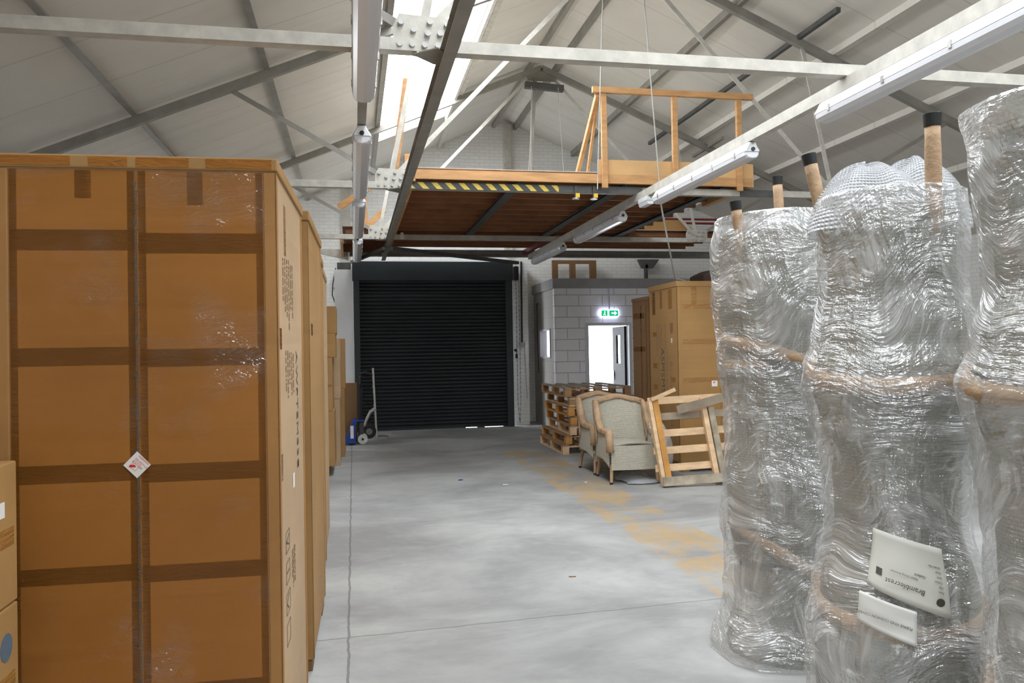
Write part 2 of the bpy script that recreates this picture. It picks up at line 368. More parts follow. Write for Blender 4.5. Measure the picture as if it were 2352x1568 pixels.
def basis(o, x, y):
    x = Vector(x).normalized(); y = Vector(y).normalized(); z = x.cross(y); o = Vector(o)
    return Matrix(((x.x, y.x, z.x, o.x), (x.y, y.y, z.y, o.y), (x.z, y.z, z.z, o.z), (0, 0, 0, 1)))

# ------------------------------------------------------------------ structure
struct(MB().box(XL - .3, XW + .3, YF - .3, YB + .15, -.2, 0).build('floor', floor_m))
struct(MB().box(-20, 40, YB + .15, 60, -.25, -.04).build('ground_outside', yard_m))
def slope_piece(m, x0, x1, y0, y1, t=.12):
    m.prism([(x0, y0, roof_z(x0)), (x1, y0, roof_z(x1)), (x1, y0, roof_z(x1) + t), (x0, y0, roof_z(x0) + t)], (0, y1 - y0, 0))
m = MB()
slope_piece(m, XL - .3, SKX0, YF - .3, YB + .3); slope_piece(m, SKX0, SKX1, SKY1, YB + .3); slope_piece(m, SKX0, SKX1, YF - .3, SKY0)
slope_piece(m, SKX1, XR, YF - .3, YB + .3); slope_piece(m, XR, SK2X0, YF - .3, YB + .3); slope_piece(m, SK2X1, XW + .3, YF - .3, YB + .3); slope_piece(m, SK2X0, SK2X1, YF - .3, SK2Y0); slope_piece(m, SK2X0, SK2X1, SK2Y1, YB + .3)
struct(m.build('ceiling', roof_m))
m = MB(); m.add([(SKX0, SKY0, roof_z(SKX0) + .09), (SKX1, SKY0, roof_z(SKX1) + .09), (SKX1, SKY1, roof_z(SKX1) + .09), (SKX0, SKY1, roof_z(SKX0) + .09)], [(0, 1, 2, 3)])
struct(m.build('window_1', glass))
m = MB(); m.add([(SK2X0, SK2Y0, roof_z(SK2X0) + .09), (SK2X1, SK2Y0, roof_z(SK2X1) + .09), (SK2X1, SK2Y1, roof_z(SK2X1) + .09), (SK2X0, SK2Y1, roof_z(SK2X0) + .09)], [(0, 1, 2, 3)])
struct(m.build('added_skylight', glass))  # pane of the out-of-view skylight, added for its daylight
def wall_y(m, x0, x1, zb, y0, y1, zt=None):
    xs = [x0] + ([XR] if x0 < XR < x1 else []) + [x1]
    for a, b in zip(xs, xs[1:]):
        ta, tb = (zt, zt) if zt else (roof_z(a) + .05, roof_z(b) + .05)
        m.prism([(a, y0, zb), (b, y0, zb), (b, y0, tb), (a, y0, ta)], (0, y1 - y0, 0))
m = MB(); wall_y(m, XL - .3, .14, 0, YB, YB + .15); wall_y(m, .14, 3.16, 3.40, YB, YB + .15); wall_y(m, 3.16, 4.12, 0, YB, YB + .15)
wall_y(m, 4.12, 6.4, 2.4, YB, YB + .15); wall_y(m, 6.4, XW + .3, 0, YB, YB + .15)
struct(m.build('wall_back', brick_x))
m = MB(); wall_y(m, XL - .3, XW + .3, 0, YF - .3, YF)
struct(m.build('wall_front', brick_x))
WY0, WY1, WZ0, WZ1 = 13.3, 16.6, 2.3, 3.4        # unseen side window added to light the back, hidden by the tall cartons
m = MB().box(XL - .3, XL, YF, WY0, 0, roof_z(XL) + .02).box(XL - .3, XL, WY1, YB, 0, roof_z(XL) + .02).box(XL - .3, XL, WY0, WY1, 0, WZ0).box(XL - .3, XL, WY0, WY1, WZ1, roof_z(XL) + .02)
struct(m.build('wall_left', brick_y))
struct(MB().box(XW, XW + .3, YF, YB, 0, roof_z(XW) + .02).build('wall_right', brick_y))
xm = XL - .15
w = struct(MB().box(xm - .003, xm + .003, WY0, WY1, WZ0, WZ1).build('added_side_window', glass))
m = MB()
for i in range(4):
    yy = WY0 + .02 + (WY1 - WY0 - .04) * i / 3; m.box(xm - .03, xm + .03, yy - .02, yy + .02, WZ0, WZ1)
m.box(xm - .03, xm + .03, WY0, WY1, WZ0, WZ0 + .04).box(xm - .03, xm + .03, WY0, WY1, WZ1 - .04, WZ1); m.build('added_window_frame', steel_lt, w)
# piers each side of the shutter
struct(MB().box(-.36, .015, 16.48, YB, 0, 3.31).build('pillar_shutter_left', white_wall))
struct(MB().box(3.30, 3.70, 16.60, YB, 0, 3.52).build('pillar_shutter_right', brick_x))
struct(MB().box(XL, -.36, 16.95, YB, 0, 1.0).build('wall_left_return', white_wall))
# stanchions on the gable
tag(MB().box(3.34, 3.50, 17.12, YB, 3.7, 6.62).build('gable_stanchion', steel_lt), 'pale steel column on the gable wall under the ridge', 'column')
tag(MB().box(-.20, -.02, 17.12, YB, 3.31, 5.1).build('gable_stanchion', steel_lt), 'pale steel column on the gable wall above the left pier of the shutter', 'column')

# office / lobby block in the back corner
OY, OX = 15.45, 3.99
m = MB(); m.box(OX, 4.68, OY, OY + .12, 0, 2.83).box(4.68, 5.56, OY, OY + .12, 2.08, 2.83).box(5.56, 8.2, OY, OY + .12, 0, 2.83)
struct(m.build('wall_office_front', block_x))
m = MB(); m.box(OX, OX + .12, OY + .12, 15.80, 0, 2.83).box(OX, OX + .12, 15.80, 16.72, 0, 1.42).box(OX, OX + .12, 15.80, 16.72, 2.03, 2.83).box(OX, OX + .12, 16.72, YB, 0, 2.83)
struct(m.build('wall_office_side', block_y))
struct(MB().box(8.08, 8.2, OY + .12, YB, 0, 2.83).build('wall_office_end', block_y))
struct(MB().box(OX - .04, 8.24, OY - .05, YB, 2.83, 3.03).build('trim_1', grey_trim))
fr = struct(MB().box(4.62, 4.69, OY - .03, OY + .14, 0, 2.13).box(5.55, 5.61, OY - .03, OY + .14, 0, 2.13).box(4.69, 5.55, OY - .03, OY + .14, 2.07, 2.13).build('door_2_frame', frame_m))
wn = struct(MB().box(OX - .02, OX + .14, 15.80, 15.84, 1.42, 2.03).box(OX - .02, OX + .14, 16.68, 16.72, 1.42, 2.03).box(OX - .02, OX + .14, 15.84, 16.68, 1.42, 1.45).box(OX - .02, OX + .14, 15.84, 16.68, 2.0, 2.03).build('window_2', frame_m))
g = MB().box(OX + .05, OX + .056, 15.84, 16.68, 1.45, 2.0).build('pane', glass, wn)
# door leaf swung outwards, hinged on the right jamb
dl = thing('door_leaf', 'dark grey door with a tall vision panel standing open in the office wall', 'door', (5.55, OY + .13, 0))
Mx = Matrix.Translation((5.55, OY + .14, 0)) @ Matrix.Rotation(R(88), 4, 'Z') @ Matrix.Scale(1, 4)
def dbox(a, b, c, d): return MB().box(a, b, 0, .045, c, d, Mx)
m = MB(); m.box(.0, .84, 0, .045, .02, 1.28, Mx).box(0, .84, 0, .045, 1.88, 2.06, Mx).box(0, .30, 0, .045, 1.28, 1.88, Mx).box(.58, .84, 0, .045, 1.28, 1.88, Mx)
m.build('leaf_panel', grey_door, dl)
MB().box(.30, .58, .018, .026, 1.28, 1.88, Mx).build('vision_pane', glass, dl)
h = MB().box(.74, .80, .045, .062, .92, 1.12, Mx); h.bar(Mx @ Vector((.77, .09, 1.02)), Mx @ Vector((.64, .09, 1.02)), .018, .018); h.build('door_handle', silver, dl)
for z in (.35, 1.75): MB().cyl((5.552, OY + .125, z), (5.552, OY + .125, z + .1), .012).build('hinge', silver, dl)
struct(MB().box(4.12, 6.4, YB + .02, YB + .03, 0, 2.4).build('window_3', glass))
struct(MB().box(3.4, 7.2, YB + .16, YB + 2.6, 2.52, 2.64).build('added_canopy', grey_trim))  # unseen canopy, added to keep sky light off the open door leaf

# exit sign above the door
t = thing('exit_sign', 'lit green and white emergency exit sign hanging over the office door', 'sign', (5.13, 15.4150, 2.25))
MB().box(4.93, 5.33, 15.3850, 15.4450, 2.25, 2.39).build('sign_box', sign_white, t, bevel=.006)
m = MB().box(4.955, 5.085, 15.3810, 15.3850, 2.262, 2.378).box(5.12, 5.315, 15.3810, 15.3850, 2.262, 2.378); m.build('green_panel', sign_green, t)
m = MB().prism([(5.285, 15.3800, 2.32), (5.235, 15.3800, 2.36), (5.235, 15.3800, 2.28)], (0, .001, 0)).box(5.17, 5.236, 15.3800, 15.3810, 2.31, 2.33)
m.build('arrow_symbol', sign_white, t)
m = MB().cyl((5.03, 15.3805, 2.352), (5.03, 15.3795, 2.352), .009, n=12).bar((5.03, 15.3800, 2.345), (5.02, 15.3800, 2.31), .001, .016, (1, 0, 0)).bar((5.02, 15.3800, 2.31), (5.045, 15.3800, 2.28), .001, .01, (1, 0, 0)).bar((5.02, 15.3800, 2.31), (5.0, 15.3800, 2.285), .001, .01, (1, 0, 0))
m.build('running_figure', sign_white, t)
MB().box(5.12, 5.145, 15.4050, 15.4300, 2.39, 2.84).build('hanger_rod', frame_m, t)

# ------------------------------------------------------------------ roller shutter
sh = struct(MB().box(.0, 3.32, 16.27, 16.75, 3.07, 3.46).build('door_1', shut_g, bevel=.01))
prof = []
nsl = 41; z0 = .013; z1 = 3.10; hh = (z1 - z0) / nsl
for k in range(nsl):
    zb = z0 + k * hh
    prof += [(zb, 0.), (zb + hh * .12, -.012), (zb + hh * .35, -.019), (zb + hh * .65, -.019), (zb + hh * .88, -.010)]
prof.append((z1, 0.))
m = MB()
vs = [(x, 16.42 + dy, z) for z, dy in prof for x in (.10, 3.22)]
m.add(vs, [(2 * i, 2 * i + 1, 2 * i + 3, 2 * i + 2) for i in range(len(prof) - 1)])
m.build('shutter_curtain', shut_m, sh, solid=.004)
MB().box(.10, 2.28, 16.40, 16.44, .0, .05).box(2.52, 2.68, 16.40, 16.44, .0, .05).box(3.08, 3.22, 16.40, 16.44, .0, .05).build('bottom_bar', shut_g, sh)
MB().box(.02, .14, 16.30, 16.50, 0, 3.07).build('guide_rail', shut_g, sh); MB().box(3.17, 3.30, 16.30, 16.50, 0, 3.07).build('guide_rail', shut_g, sh)
t = thing('chain_hoist', 'black chain hoist gearbox with its hand chain beside the shutter', 'chain hoist', (3.375, 16.2, 3.05))
MB().box(3.325, 3.425, 16.18, 16.29, 3.06, 3.36).build('gearbox', black, t, bevel=.02)
def chain(m, pts, step=.05):
    for a, b in zip(pts, pts[1:]):
        a, b = Vector(a), Vector(b); n = max(1, int((b - a).length / step))
        for i in range(n):
            p = a.lerp(b, i / n); q = a.lerp(b, (i + .85) / n); d = .006 if i % 2 else 0
            m.bar(p, q, .006 + d, .012 - d)
m = MB(); chain(m, [(3.36, 16.2, 3.06), (3.36, 16.2, .55), (3.395, 16.2, .08), (3.425, 16.2, .55), (3.415, 16.2, 3.06)]); m.build('hand_chain', black, t)
t = tag(MB().cyl((3.345, 16.27, 1.60), (3.345, 16.30, 1.60), .03).box(3.34, 3.385, 16.25, 16.28, 1.43, 1.52).box(3.355, 3.365, 16.26, 16.285, 1.50, 1.60).build('padlock', black, origin=(3.345, 16.27, 1.43)), 'small black padlock on the edge of the shutter guide', 'padlock')
t = thing('isolator_switch', 'grey isolator box with black conduit on the pier by the shutter', 'switch', (3.54, 16.6, 1.68))
MB().box(3.46, 3.62, 16.54, 16.60, 1.68, 1.77).build('switch_box', grey_trim, t, bevel=.006)
MB().cyl((3.55, 16.57, 1.77), (3.56, 16.57, 3.5), .02).build('conduit', black, t); MB().tube([(3.61, 16.59, 1.68), (3.63, 16.59, .9), (3.645, 16.59, .55)], .007).build('flex_cable', cable_m, t)
m = MB().tube([(4.0 - .02, 16.9, 2.58), (3.975, 16.93, 2.62), (3.972, 16.75, 2.6)], .008); m.tube([(3.98, 16.95, 2.6), (3.965, 16.9, 2.2), (3.97, 16.85, 1.1)], .007)
tag(m.build('wall_cable', black, origin=(3.97, 16.9, 1.1)), 'thin black cable hanging down the office side wall near its window', 'cable')
m = MB().tube([(-.34, 17.25, 3.42), (-.40, 17.2, 3.1), (-.42, 17.2, 2.85), (-.36, 17.2, 2.65), (-.33, 17.2, 2.75), (-.38, 17.2, 3.0)], .012)
tag(m.build('coiled_cable', black, origin=(-.38, 17.2, 2.65)), 'loop of black cable hanging on the wall left of the shutter', 'cable')
tag(MB().box(-.30, -.02, 16.55, 16.9, 3.31, 3.46).build('shutter_bracket', steel_dk, origin=(-.16, 16.7, 3.31)), 'dark steel bracket on top of the white pier left of the shutter', 'bracket')

# ------------------------------------------------------------------ trusses
ZC0, ZC1 = 3.525, 3.605
NXL, NXR = .48, 6.22
def truss(Y, label, dark_from=None):
    t = thing('roof_truss', label, 'roof truss', (XR, Y, ZC0), 'steel roof trusses')
    yf, yb = Y - .045, Y + .045
    m = MB().box(-4.0, NXL - .05, yf, yf + .012, ZC0, ZC1).box(-4.0, NXL - .05, yf + .0122, yb, ZC0, ZC0 + .012); m.build('bottom_chord', steel_lt, t)
    m = MB().box(NXL + .20, NXR - .05, yf, yf + .012, ZC0, ZC1).box(NXL + .20, NXR - .05, yf + .0122, yb, ZC0, ZC0 + .012); m.build('bottom_chord', steel_lt, t)
    m = MB().box(NXR + .18, 10.7, yf, yf + .012, ZC0, ZC1).box(NXR + .18, 10.7, yf + .0122, yb, ZC0, ZC0 + .012); m.build('bottom_chord', steel_lt, t)
    zr = lambda x: 6.60 - .42 * abs(x - XR)
    for xe in (-4.0, 10.7):
        MB().bar((xe, Y, zr(xe)), (XR, Y, zr(XR)), .075, .10).build('rafter', steel, t)
    for s, nx in ((-1, NXL), (1, NXR)):
        node = Vector((nx + .02 * s, Y, ZC0 + .10))
        px = lambda d: XR + s * d
        for d, w, mt in ((4.68, .055, steel), (2.50, .055, steel_lt), (.12, .055, steel_lt)):
            xx = px(d); top = Vector((xx, Y, zr(xx) - .02)); dr = (top - node).normalized()
            mm = MB(); mm.bar(node + dr * .06, top, w, .008, (0, 1, 0)); mm.bar(node + dr * .06 + Vector((0, .022, 0)), top + Vector((0, .022, 0)), .008, .05, (0, 1, 0))
            mm.build('web_member', mt, t)
        g = MB().prism([(nx - .20, yf + .014, ZC0 + .005), (nx + .16, yf + .014, ZC0 + .005), (nx + .22, yf + .014, ZC0 + .09), (nx + .22, yf + .014, ZC0 + .22), (nx - .16, yf + .014, ZC0 + .24), (nx - .20, yf + .014, ZC0 + .16)], (0, .012, 0)).build('gusset_plate', steel_lt, t)
        for bx, bz in ((-.16, .04), (-.08, .04), (0, .04), (.085, .04), (-.15, .18), (-.07, .135), (.035, .19), (.02, .115), (.145, .18), (.10, .12)):
            b = MB().cyl((nx + bx, yf - .012, ZC0 + bz), (nx + bx, yf + .014, ZC0 + bz), .019, n=10).build('bolt', bolt_m, g)
    MB().prism([(XR - .24, Y - .02, 6.36), (XR + .24, Y - .02, 6.36), (XR + .30, Y - .02, 6.47), (XR, Y - .02, 6.63), (XR - .30, Y - .02, 6.47)], (0, .012, 0)).build('apex_plate', steel, t)
    return t
Y1, Y2, Y3 = 5.095, 9.39, 13.60
truss(Y1, 'steel roof truss nearest the camera, its bolted node below the skylight')
T2 = truss(Y2, 'steel roof truss carrying the front edge of the timber mezzanine')
T3 = truss(Y3, 'steel roof truss farthest back, crossing under the mezzanine')
# truss 2 dressings
m = MB().box(.70, 3.57, Y2 - .064, Y2 - .046, ZC0 - .008, ZC1).box(4.90, 5.42, Y2 - .064, Y2 - .046, ZC0 - .008, ZC1); m.build('edge_channel', steel_dk, T2)
MB().box(.70, 2.49, Y2 - .067, Y2 - .0645, ZC0, ZC1 - .004).build('hazard_tape', hazard, T2)
# clamp plate below apex of truss 3
tag(MB().bar((3.02, 13.46, 6.24), (3.71, 13.46, 6.20), .1, .11).build('apex_hanger_plate', steel_dk, origin=(3.36, 13.46, 6.2)), 'short dark steel plate across the apex of the farthest truss', 'steel plate')
tag(MB().bar((3.22, 13.55, 6.4), (3.04, 13.55, 3.72), .06, .06).build('hanger_post', steel, origin=(3.04, 13.55, 3.72)), 'slim grey steel hanger from the farthest truss apex down to the mezzanine', 'hanger')

# ------------------------------------------------------------------ purlins
PUR = [(-3.72, 'along the left eaves', steel), (-2.33, 'second up from the left eaves', steel), (-.92, 'midway up the left roof slope', steel), (.47, 'along the lower edge of the skylight', steel), (1.90, 'just above the skylight flange', steel_lt), (3.14, 'just left of the ridge', steel), (3.62, 'just right of the ridge', steel), (4.95, 'highest on the right slope below the ridge', steel), (6.33, 'midway down the right roof slope', roof_m), (7.76, 'lower on the right slope above the wrapped stacks', roof_m), (9.18, 'lowest on the right roof slope', roof_m)]
for x, w, mt in PUR:
    z = roof_z(x); m = MB(); s = 1 if x > XR else -1
    if mt is roof_m:
        m.prism([(x - .05, YF, z - .07), (x + .05, YF, z - .07), (x + .05, YF, z + .03), (x - .05, YF, z + .03)], (0, YB - YF, 0))
    else:
        m.prism([(x - .035, YF, z - .10), (x + .035, YF, z - .10), (x + .035, YF, z - .088), (x - .023, YF, z - .088), (x - .023, YF, z + .02), (x - .035, YF, z + .02)], (0, YB - YF, 0))
    tag(m.build('roof_purlin', mt, origin=(x, 4, z)), '%s roof purlin %s' % ('white lined' if mt is roof_m else 'pale steel' if mt is steel_lt else 'grey steel', w), 'purlin', 'roof purlins')
# right slope conduit and small hung rail
tag(MB().prism([(5.76, 8.5, 5.60), (5.82, 8.5, 5.60), (5.82, 8.5, 5.66), (5.76, 8.5, 5.66)], (0, 6.2, 0)).build('cable_tray', steel_dk, origin=(5.79, 11, 5.6)), 'thin dark cable tray slung under the right roof slope', 'cable tray')
t = thing('hanging_rail', 'short steel rail on two wires under the right roof slope', 'rail', (6.5, 13.6, 5.3))
MB().bar((6.48, 12.95, 5.30), (6.53, 14.3, 5.30), .05, .05).build('rail_bar', steel, t)
for y in (13.2, 14.0): MB().cyl((6.5, y, 4.5), (6.5, y, 5.30), .004).build('wire', cable_m, t)
# skylight upstand
tag(MB().prism([(SKX1 + .005, SKY0, roof_z(SKX1) - .13), (SKX1 + .045, SKY0, roof_z(SKX1) - .13), (SKX1 + .045, SKY0, roof_z(SKX1) - .02), (SKX1 + .005, SKY0, roof_z(SKX1) - .02)], (0, SKY1 - SKY0, 0)).build('skylight_flange', steel_lt, origin=(SKX1, 5, 6)), 'pale metal flange along the ridge side of the skylight', 'flange')
# tie beam under the bottom chords
m = MB().box(.57, .65, -1, 15.8, 3.415, 3.425).box(.57, .65, -1, 15.8, 3.515, 3.524).box(.603, .617, -1, 15.8, 3.425, 3.515)
t = thing('tie_beam', 'long dark steel tie beam running under the trusses beside the left lamps', 'beam', (.61, 7, 3.41)); m.build('beam_section', steel, t)
for Y in (Y1, Y2, Y3):
    MB().prism([(.40, Y - .02, 3.508), (.55, Y - .15, 3.508), (.67, Y - .02, 3.508), (.67, Y + .16, 3.508), (.55, Y + .13, 3.508)], (0, 0, .008)).build('clamp_plate', steel, t)
# wind bracing at the back
tag(MB().bar((.66, Y3, 3.375), (3.3, 15.72, 3.375), .09, .06).build('wind_brace', steel_dk, origin=(.62, Y3, 3.42)), 'dark flat brace under the mezzanine running back towards the pier', 'brace')
tag(MB().bar((.55, Y3, 3.375), (.0, 15.72, 3.375), .07, .05).build('wind_brace', steel_dk, origin=(.6, Y3, 3.42)), 'dark flat brace under the mezzanine running back to the left pier', 'brace')
tag(MB().bar((3.52, 13.6, 3.60), (3.47, 15.9, 3.60), .08, .08).build('red_beam', red_pipe, origin=(3.5, 14.7, 3.56)), 'dull red beam under the back of the mezzanine', 'beam')
m = MB().box(-.05, 8.5, 15.74, 15.86, 3.50, 3.52).box(-.05, 8.5, 15.74, 15.86, 3.62, 3.635).box(-.05, 8.5, 15.79, 15.81, 3.52, 3.62)
tag(m.build('rear_beam', steel, origin=(4, 15.8, 3.5)), 'dark steel beam across the building just in front of the shutter head', 'beam')
m = MB().prism([(-3.9, 15.75, 3.55), (-.62, 15.75, 3.55), (-.06, 15.75, 3.42), (-.06, 15.75, 3.63), (-3.9, 15.75, 3.64)], (0, .1, 0))
tag(m.build('haunched_bracket', steel_lt, origin=(-1, 15.8, 3.42)), 'pale tapered steel arm meeting the left pier of the shutter', 'bracket')

# ------------------------------------------------------------------ mezzanine
t = thing('mezzanine_floor', 'brown timber mezzanine deck hung between the trusses at the back', 'mezzanine', (2.9, 12.5, 3.6))
MB().box(.72, 5.02, 9.27, 15.9, 3.745, 3.757).box(-.15, 6.9, 13.7, 15.9, 3.745, 3.757).build('deck_board', timber_dk, t)
MB().box(.72, 5.02, 9.27, 15.9, 3.7575, 3.765).box(-.15, 6.9, 13.7, 15.9, 3.7575, 3.765).build('deck_bounce_layer', M('grey_bounce_layer', (.54, .50, .43), .7), t)  # unseen pale top layer, added to bounce skylight onto gable and ceiling
y = 9.62
while y < 15.9:
    MB().box(.76 if y < 13.7 else -.1, 4.98 if y < 13.7 else 6.85, y - .022, y + .022, 3.655, 3.744).build('joist', timber_red, t); y += .42
MB().box(.74, 5.02, 9.24, 9.285, 3.625, 3.735).build('fascia_board', timber, t)
MB().box(.70, .745, 9.25, 15.9, 3.60, 3.76).build('fascia_board', timber, t)
m = MB().box(-.19, -.15, 13.7, 15.95, 3.48, 3.64); m.build('fascia_board', timber, t)
MB().box(-.15, .60, 15.0, 15.05, 3.48, 3.64).build('fascia_board', timber_dk, t)
for x in (2.0, 3.36, 4.68):
    m = MB().box(x - .06, x + .06, 9.33, 14.0, 3.607, 3.619).box(x - .06, x + .06, 9.33, 14.0, 3.640, 3.652).box(x - .008, x + .008, 9.33, 14.0, 3.619, 3.640); m.build('steel_bearer', steel_dk, t)
# balustrade
t = thing('timber_balustrade', 'pine guard rail with posts and toe board on the mezzanine edge', 'balustrade', (4.0, 9.2, 3.6))
MB().bar((2.90, 9.20, 4.755), (5.02, 9.20, 4.755), .05, .075).build('top_rail', timber, t, bevel=.004)
for x in (3.045, 3.965, 4.83): MB().box(x - .035, x + .035, 9.19, 9.238, 3.56, 4.72).build('post', timber, t, bevel=.004)
MB().box(2.97, 4.98, 9.24, 9.262, 3.735, 3.915).build('toe_board', ply, t); MB().box(4.955, 5.035, 9.245, 10.6, 3.62, 3.915).build('toe_board', ply, t)
MB().bar((2.97, 9.22, 4.70), (2.96, 10.3, 3.78), .045, .07).build('brace_board', timber, t); MB().bar((2.99, 9.24, 4.72), (3.02, 9.9, 3.78), .03, .05).build('brace_board', timber, t)
# loose timbers on the mezzanine left edge
tag(MB().bar((.50, 9.8, 3.60), (.70, 9.8, 4.98), .09, .045, (0, 1, 0)).build('timber_plank', timber, origin=(.54, 9.8, 3.77)), 'rough pine plank standing upright at the mezzanine corner under the skylight', 'plank')
tag(MB().box(.66, .76, 9.84, 9.98, 3.766, 4.06).build('timber_block', timber, origin=(.65, 9.85, 3.765)), 'short pale timber block beside the upright plank on the mezzanine corner', 'timber block')
tag(MB().bar((.27, 14.5, 3.77), (.24, 14.5, 4.5), .07, .045).build('stair_post', timber, origin=(.27, 14.5, 3.77)), 'slim pine post behind the left row of lamps', 'post')
tag(MB().bar((-.22, 14.5, 4.22), (.62, 14.35, 4.76), .05, .11).build('stair_rail', timber, origin=(0, 14.5, 4.2)), 'sloping pine rail end jutting out behind the left lamps', 'rail')
tag(MB().bar((.22, 14.3, 3.80), (.58, 14.3, 4.15), .05, .10).build('stair_stringer', timber, origin=(.3, 14.3, 3.8)), 'short sloping timber stringer behind the far truss node', 'stringer')
tag(MB().bar((.66, 9.9, 3.50), (.66, 13.4, 3.50), .05, .06).build('timber_batten', timber, origin=(.66, 11, 3.47)), 'pine batten fixed beside the dark tie beam below the mezzanine', 'batten')
tag(MB().cyl((.83, 13.3, 3.50), (.83, 13.3, 3.60), .035, .022).build('lamp_holder', cream_p, origin=(.83, 13.3, 3.5)), 'small cream lamp holder hanging under the mezzanine', 'lamp holder')
# two yellow tagged clamps under the edge channel
for i, (x, w) in enumerate(((2.70, 'nearer the hazard stripes'), (2.93, 'nearer the balustrade post'))):
    t = thing('tagged_clamp', 'small steel clamp with a yellow tag under the mezzanine edge, %s' % w, 'clamp', (x, 9.3, 3.42), 'tagged clamps')
    MB().cyl((x, 9.31, 3.435), (x, 9.31, 3.448), .045).build('clamp_disc', silver, t); MB().box(x - .012, x + .012, 9.30, 9.32, 3.448, 3.60).build('clamp_stem', steel_dk, t)
    MB().box(x - .005, x + .045, 9.285, 9.297, 3.455, 3.505).build('tag', yellow_tag, t)
# carton and pipes on the back of the mezzanine
tag(MB().prism([(5.22, 13.72, 3.767), (6.25, 13.72, 3.767), (6.03, 13.72, 3.95), (5.45, 13.72, 3.95)], (0, .7, 0)).build('open_carton', card, origin=(5.7, 14, 3.767)), 'low brown carton on the back of the mezzanine below the red pipes', 'carton')
for z, w in ((4.126, 'upper'), (4.047, 'lower')):
    tag(MB().cyl((6.05, 14.6, z), (8.5, 14.6, z), .022).build('sprinkler_pipe', red_pipe, origin=(7, 13.9, z)), 'dark red pipe running behind the wrapped stacks, %s of two' % w, 'pipe', 'red pipes')

# ------------------------------------------------------------------ lamps
def batten(x, y0, y1, label, z=3.275, w=.155, h=.1545):
    t = thing('batten_lamp', label, 'lamp', (x, (y0 + y1) / 2, z), 'batten lamps')
    def sect(a0, a1, pr):
        m = MB(); n = len(pr)
        ys = [(a0, .8), (a0 + .02, .95), (a0 + .05, 1), (a1 - .05, 1), (a1 - .02, .95), (a1, .8)]
        vs = [(x + px * k, yy, z + h / 2 + (pz - h / 2) * (k if k == 1 else (k + 1) / 2)) for yy, k in ys for px, pz in pr]
        fs = [(j * n + i, j * n + (i + 1) % n, (j + 1) * n + (i + 1) % n, (j + 1) * n + i) for j in range(5) for i in range(n)] + [tuple(range(n - 1, -1, -1)), tuple(range(5 * n, 6 * n))]
        return m.add(vs, fs)
    sect(y0, y1, [(-w / 2, h * .42), (w / 2, h * .42), (w / 2, h * .52), (w * .34, h * .74), (w * .2, h), (-w * .2, h), (-w * .34, h * .74), (-w / 2, h * .52)]).build('lamp_body', plastic_w, t)
    sect(y0 + .008, y1 - .008, [(-w * .49, h * .42), (-w * .45, h * .2), (-w * .30, h * .04), (0, 0), (w * .30, h * .04), (w * .45, h * .2), (w * .49, h * .42)]).build('diffuser', diff_m, t, smooth=False, bevel=.004)
    k = 5
    for i in range(k):
        yy = y0 + .2 + (y1 - y0 - .4) * i / (k - 1)
        for s in (-1, 1): MB().box(x + s * w * .5 - .004, x + s * w * .5 + .004, yy - .012, yy + .012, z + h * .32, z + h * .60).build('clip', silver, t)
    MB().cyl((x, y0 - .012, z + h * .55), (x, y0 + .01, z + h * .55), .018).build('cable_gland', black, t)
    return t
XA, XB = .095, 3.53
def trunk(x, y0, y1, label):
    tag(MB().box(x - .033, x + .033, y0, y1, 3.43, 3.435).box(x - .033, x - .029, y0, y1, 3.435, 3.5).box(x + .029, x + .033, y0, y1, 3.435, 3.5).box(x - .033, x + .033, y0, y1, 3.5, 3.523).build('lighting_trunking', steel if x < 1 else steel_lt, origin=(x, 8, 3.43)), label, 'trunking')
trunk(XA, 1.5, 15.6, 'long grey steel trunking holding the left row of batten lamps')
trunk(XB, 2.0, 15.6, 'long pale steel trunking holding the right row of batten lamps')
for i, (a, b, w) in enumerate(((3.0, 5.40, 'first and largest in the left row, at the top of the picture'), (6.42, 8.80, 'second from the camera in the left row, passing the middle truss'), (9.25, 11.85, 'third from the camera in the left row, under the small green lamp'), (12.45, 14.95, 'farthest of the left row, over the shutter'))):
    batten(XA + .0, a, b, 'white batten lamp, %s' % w)
for i, (a, b, w) in enumerate(((2.6, 5.42, 'first and largest in the right row, above the wrapped stacks'), (6.48, 8.75, 'second in the right row, in front of the toe board'), (9.95, 12.15, 'third in the right row, under the mezzanine'), (13.0, 15.2, 'farthest of the right row, pointing at the office wall'))):
    batten(XB, a, b, 'white batten lamp, %s' % w)
for x, y, w in ((XA, 8.88, 'left'), (XB, 8.95, 'right')):
    t = thing('emergency_light', 'small emergency light with a green indicator in the %s lamp row' % w, 'emergency light', (x, y + .15, 3.33), 'emergency lights')
    MB().box(x - .055, x + .055, y, y + .30, 3.37, 3.43).build('lamp_body', plastic_w, t, bevel=.01); MB().prism([(x - .05, y + .01, 3.37), (x + .05, y + .01, 3.37), (x + .035, y + .01, 3.33), (x - .035, y + .01, 3.33)], (0, .28, 0)).build('diffuser', diff_m, t)
    MB().box(x + .02, x + .045, y - .002, y + .004, 3.375, 3.395).build('indicator', green_led, t)
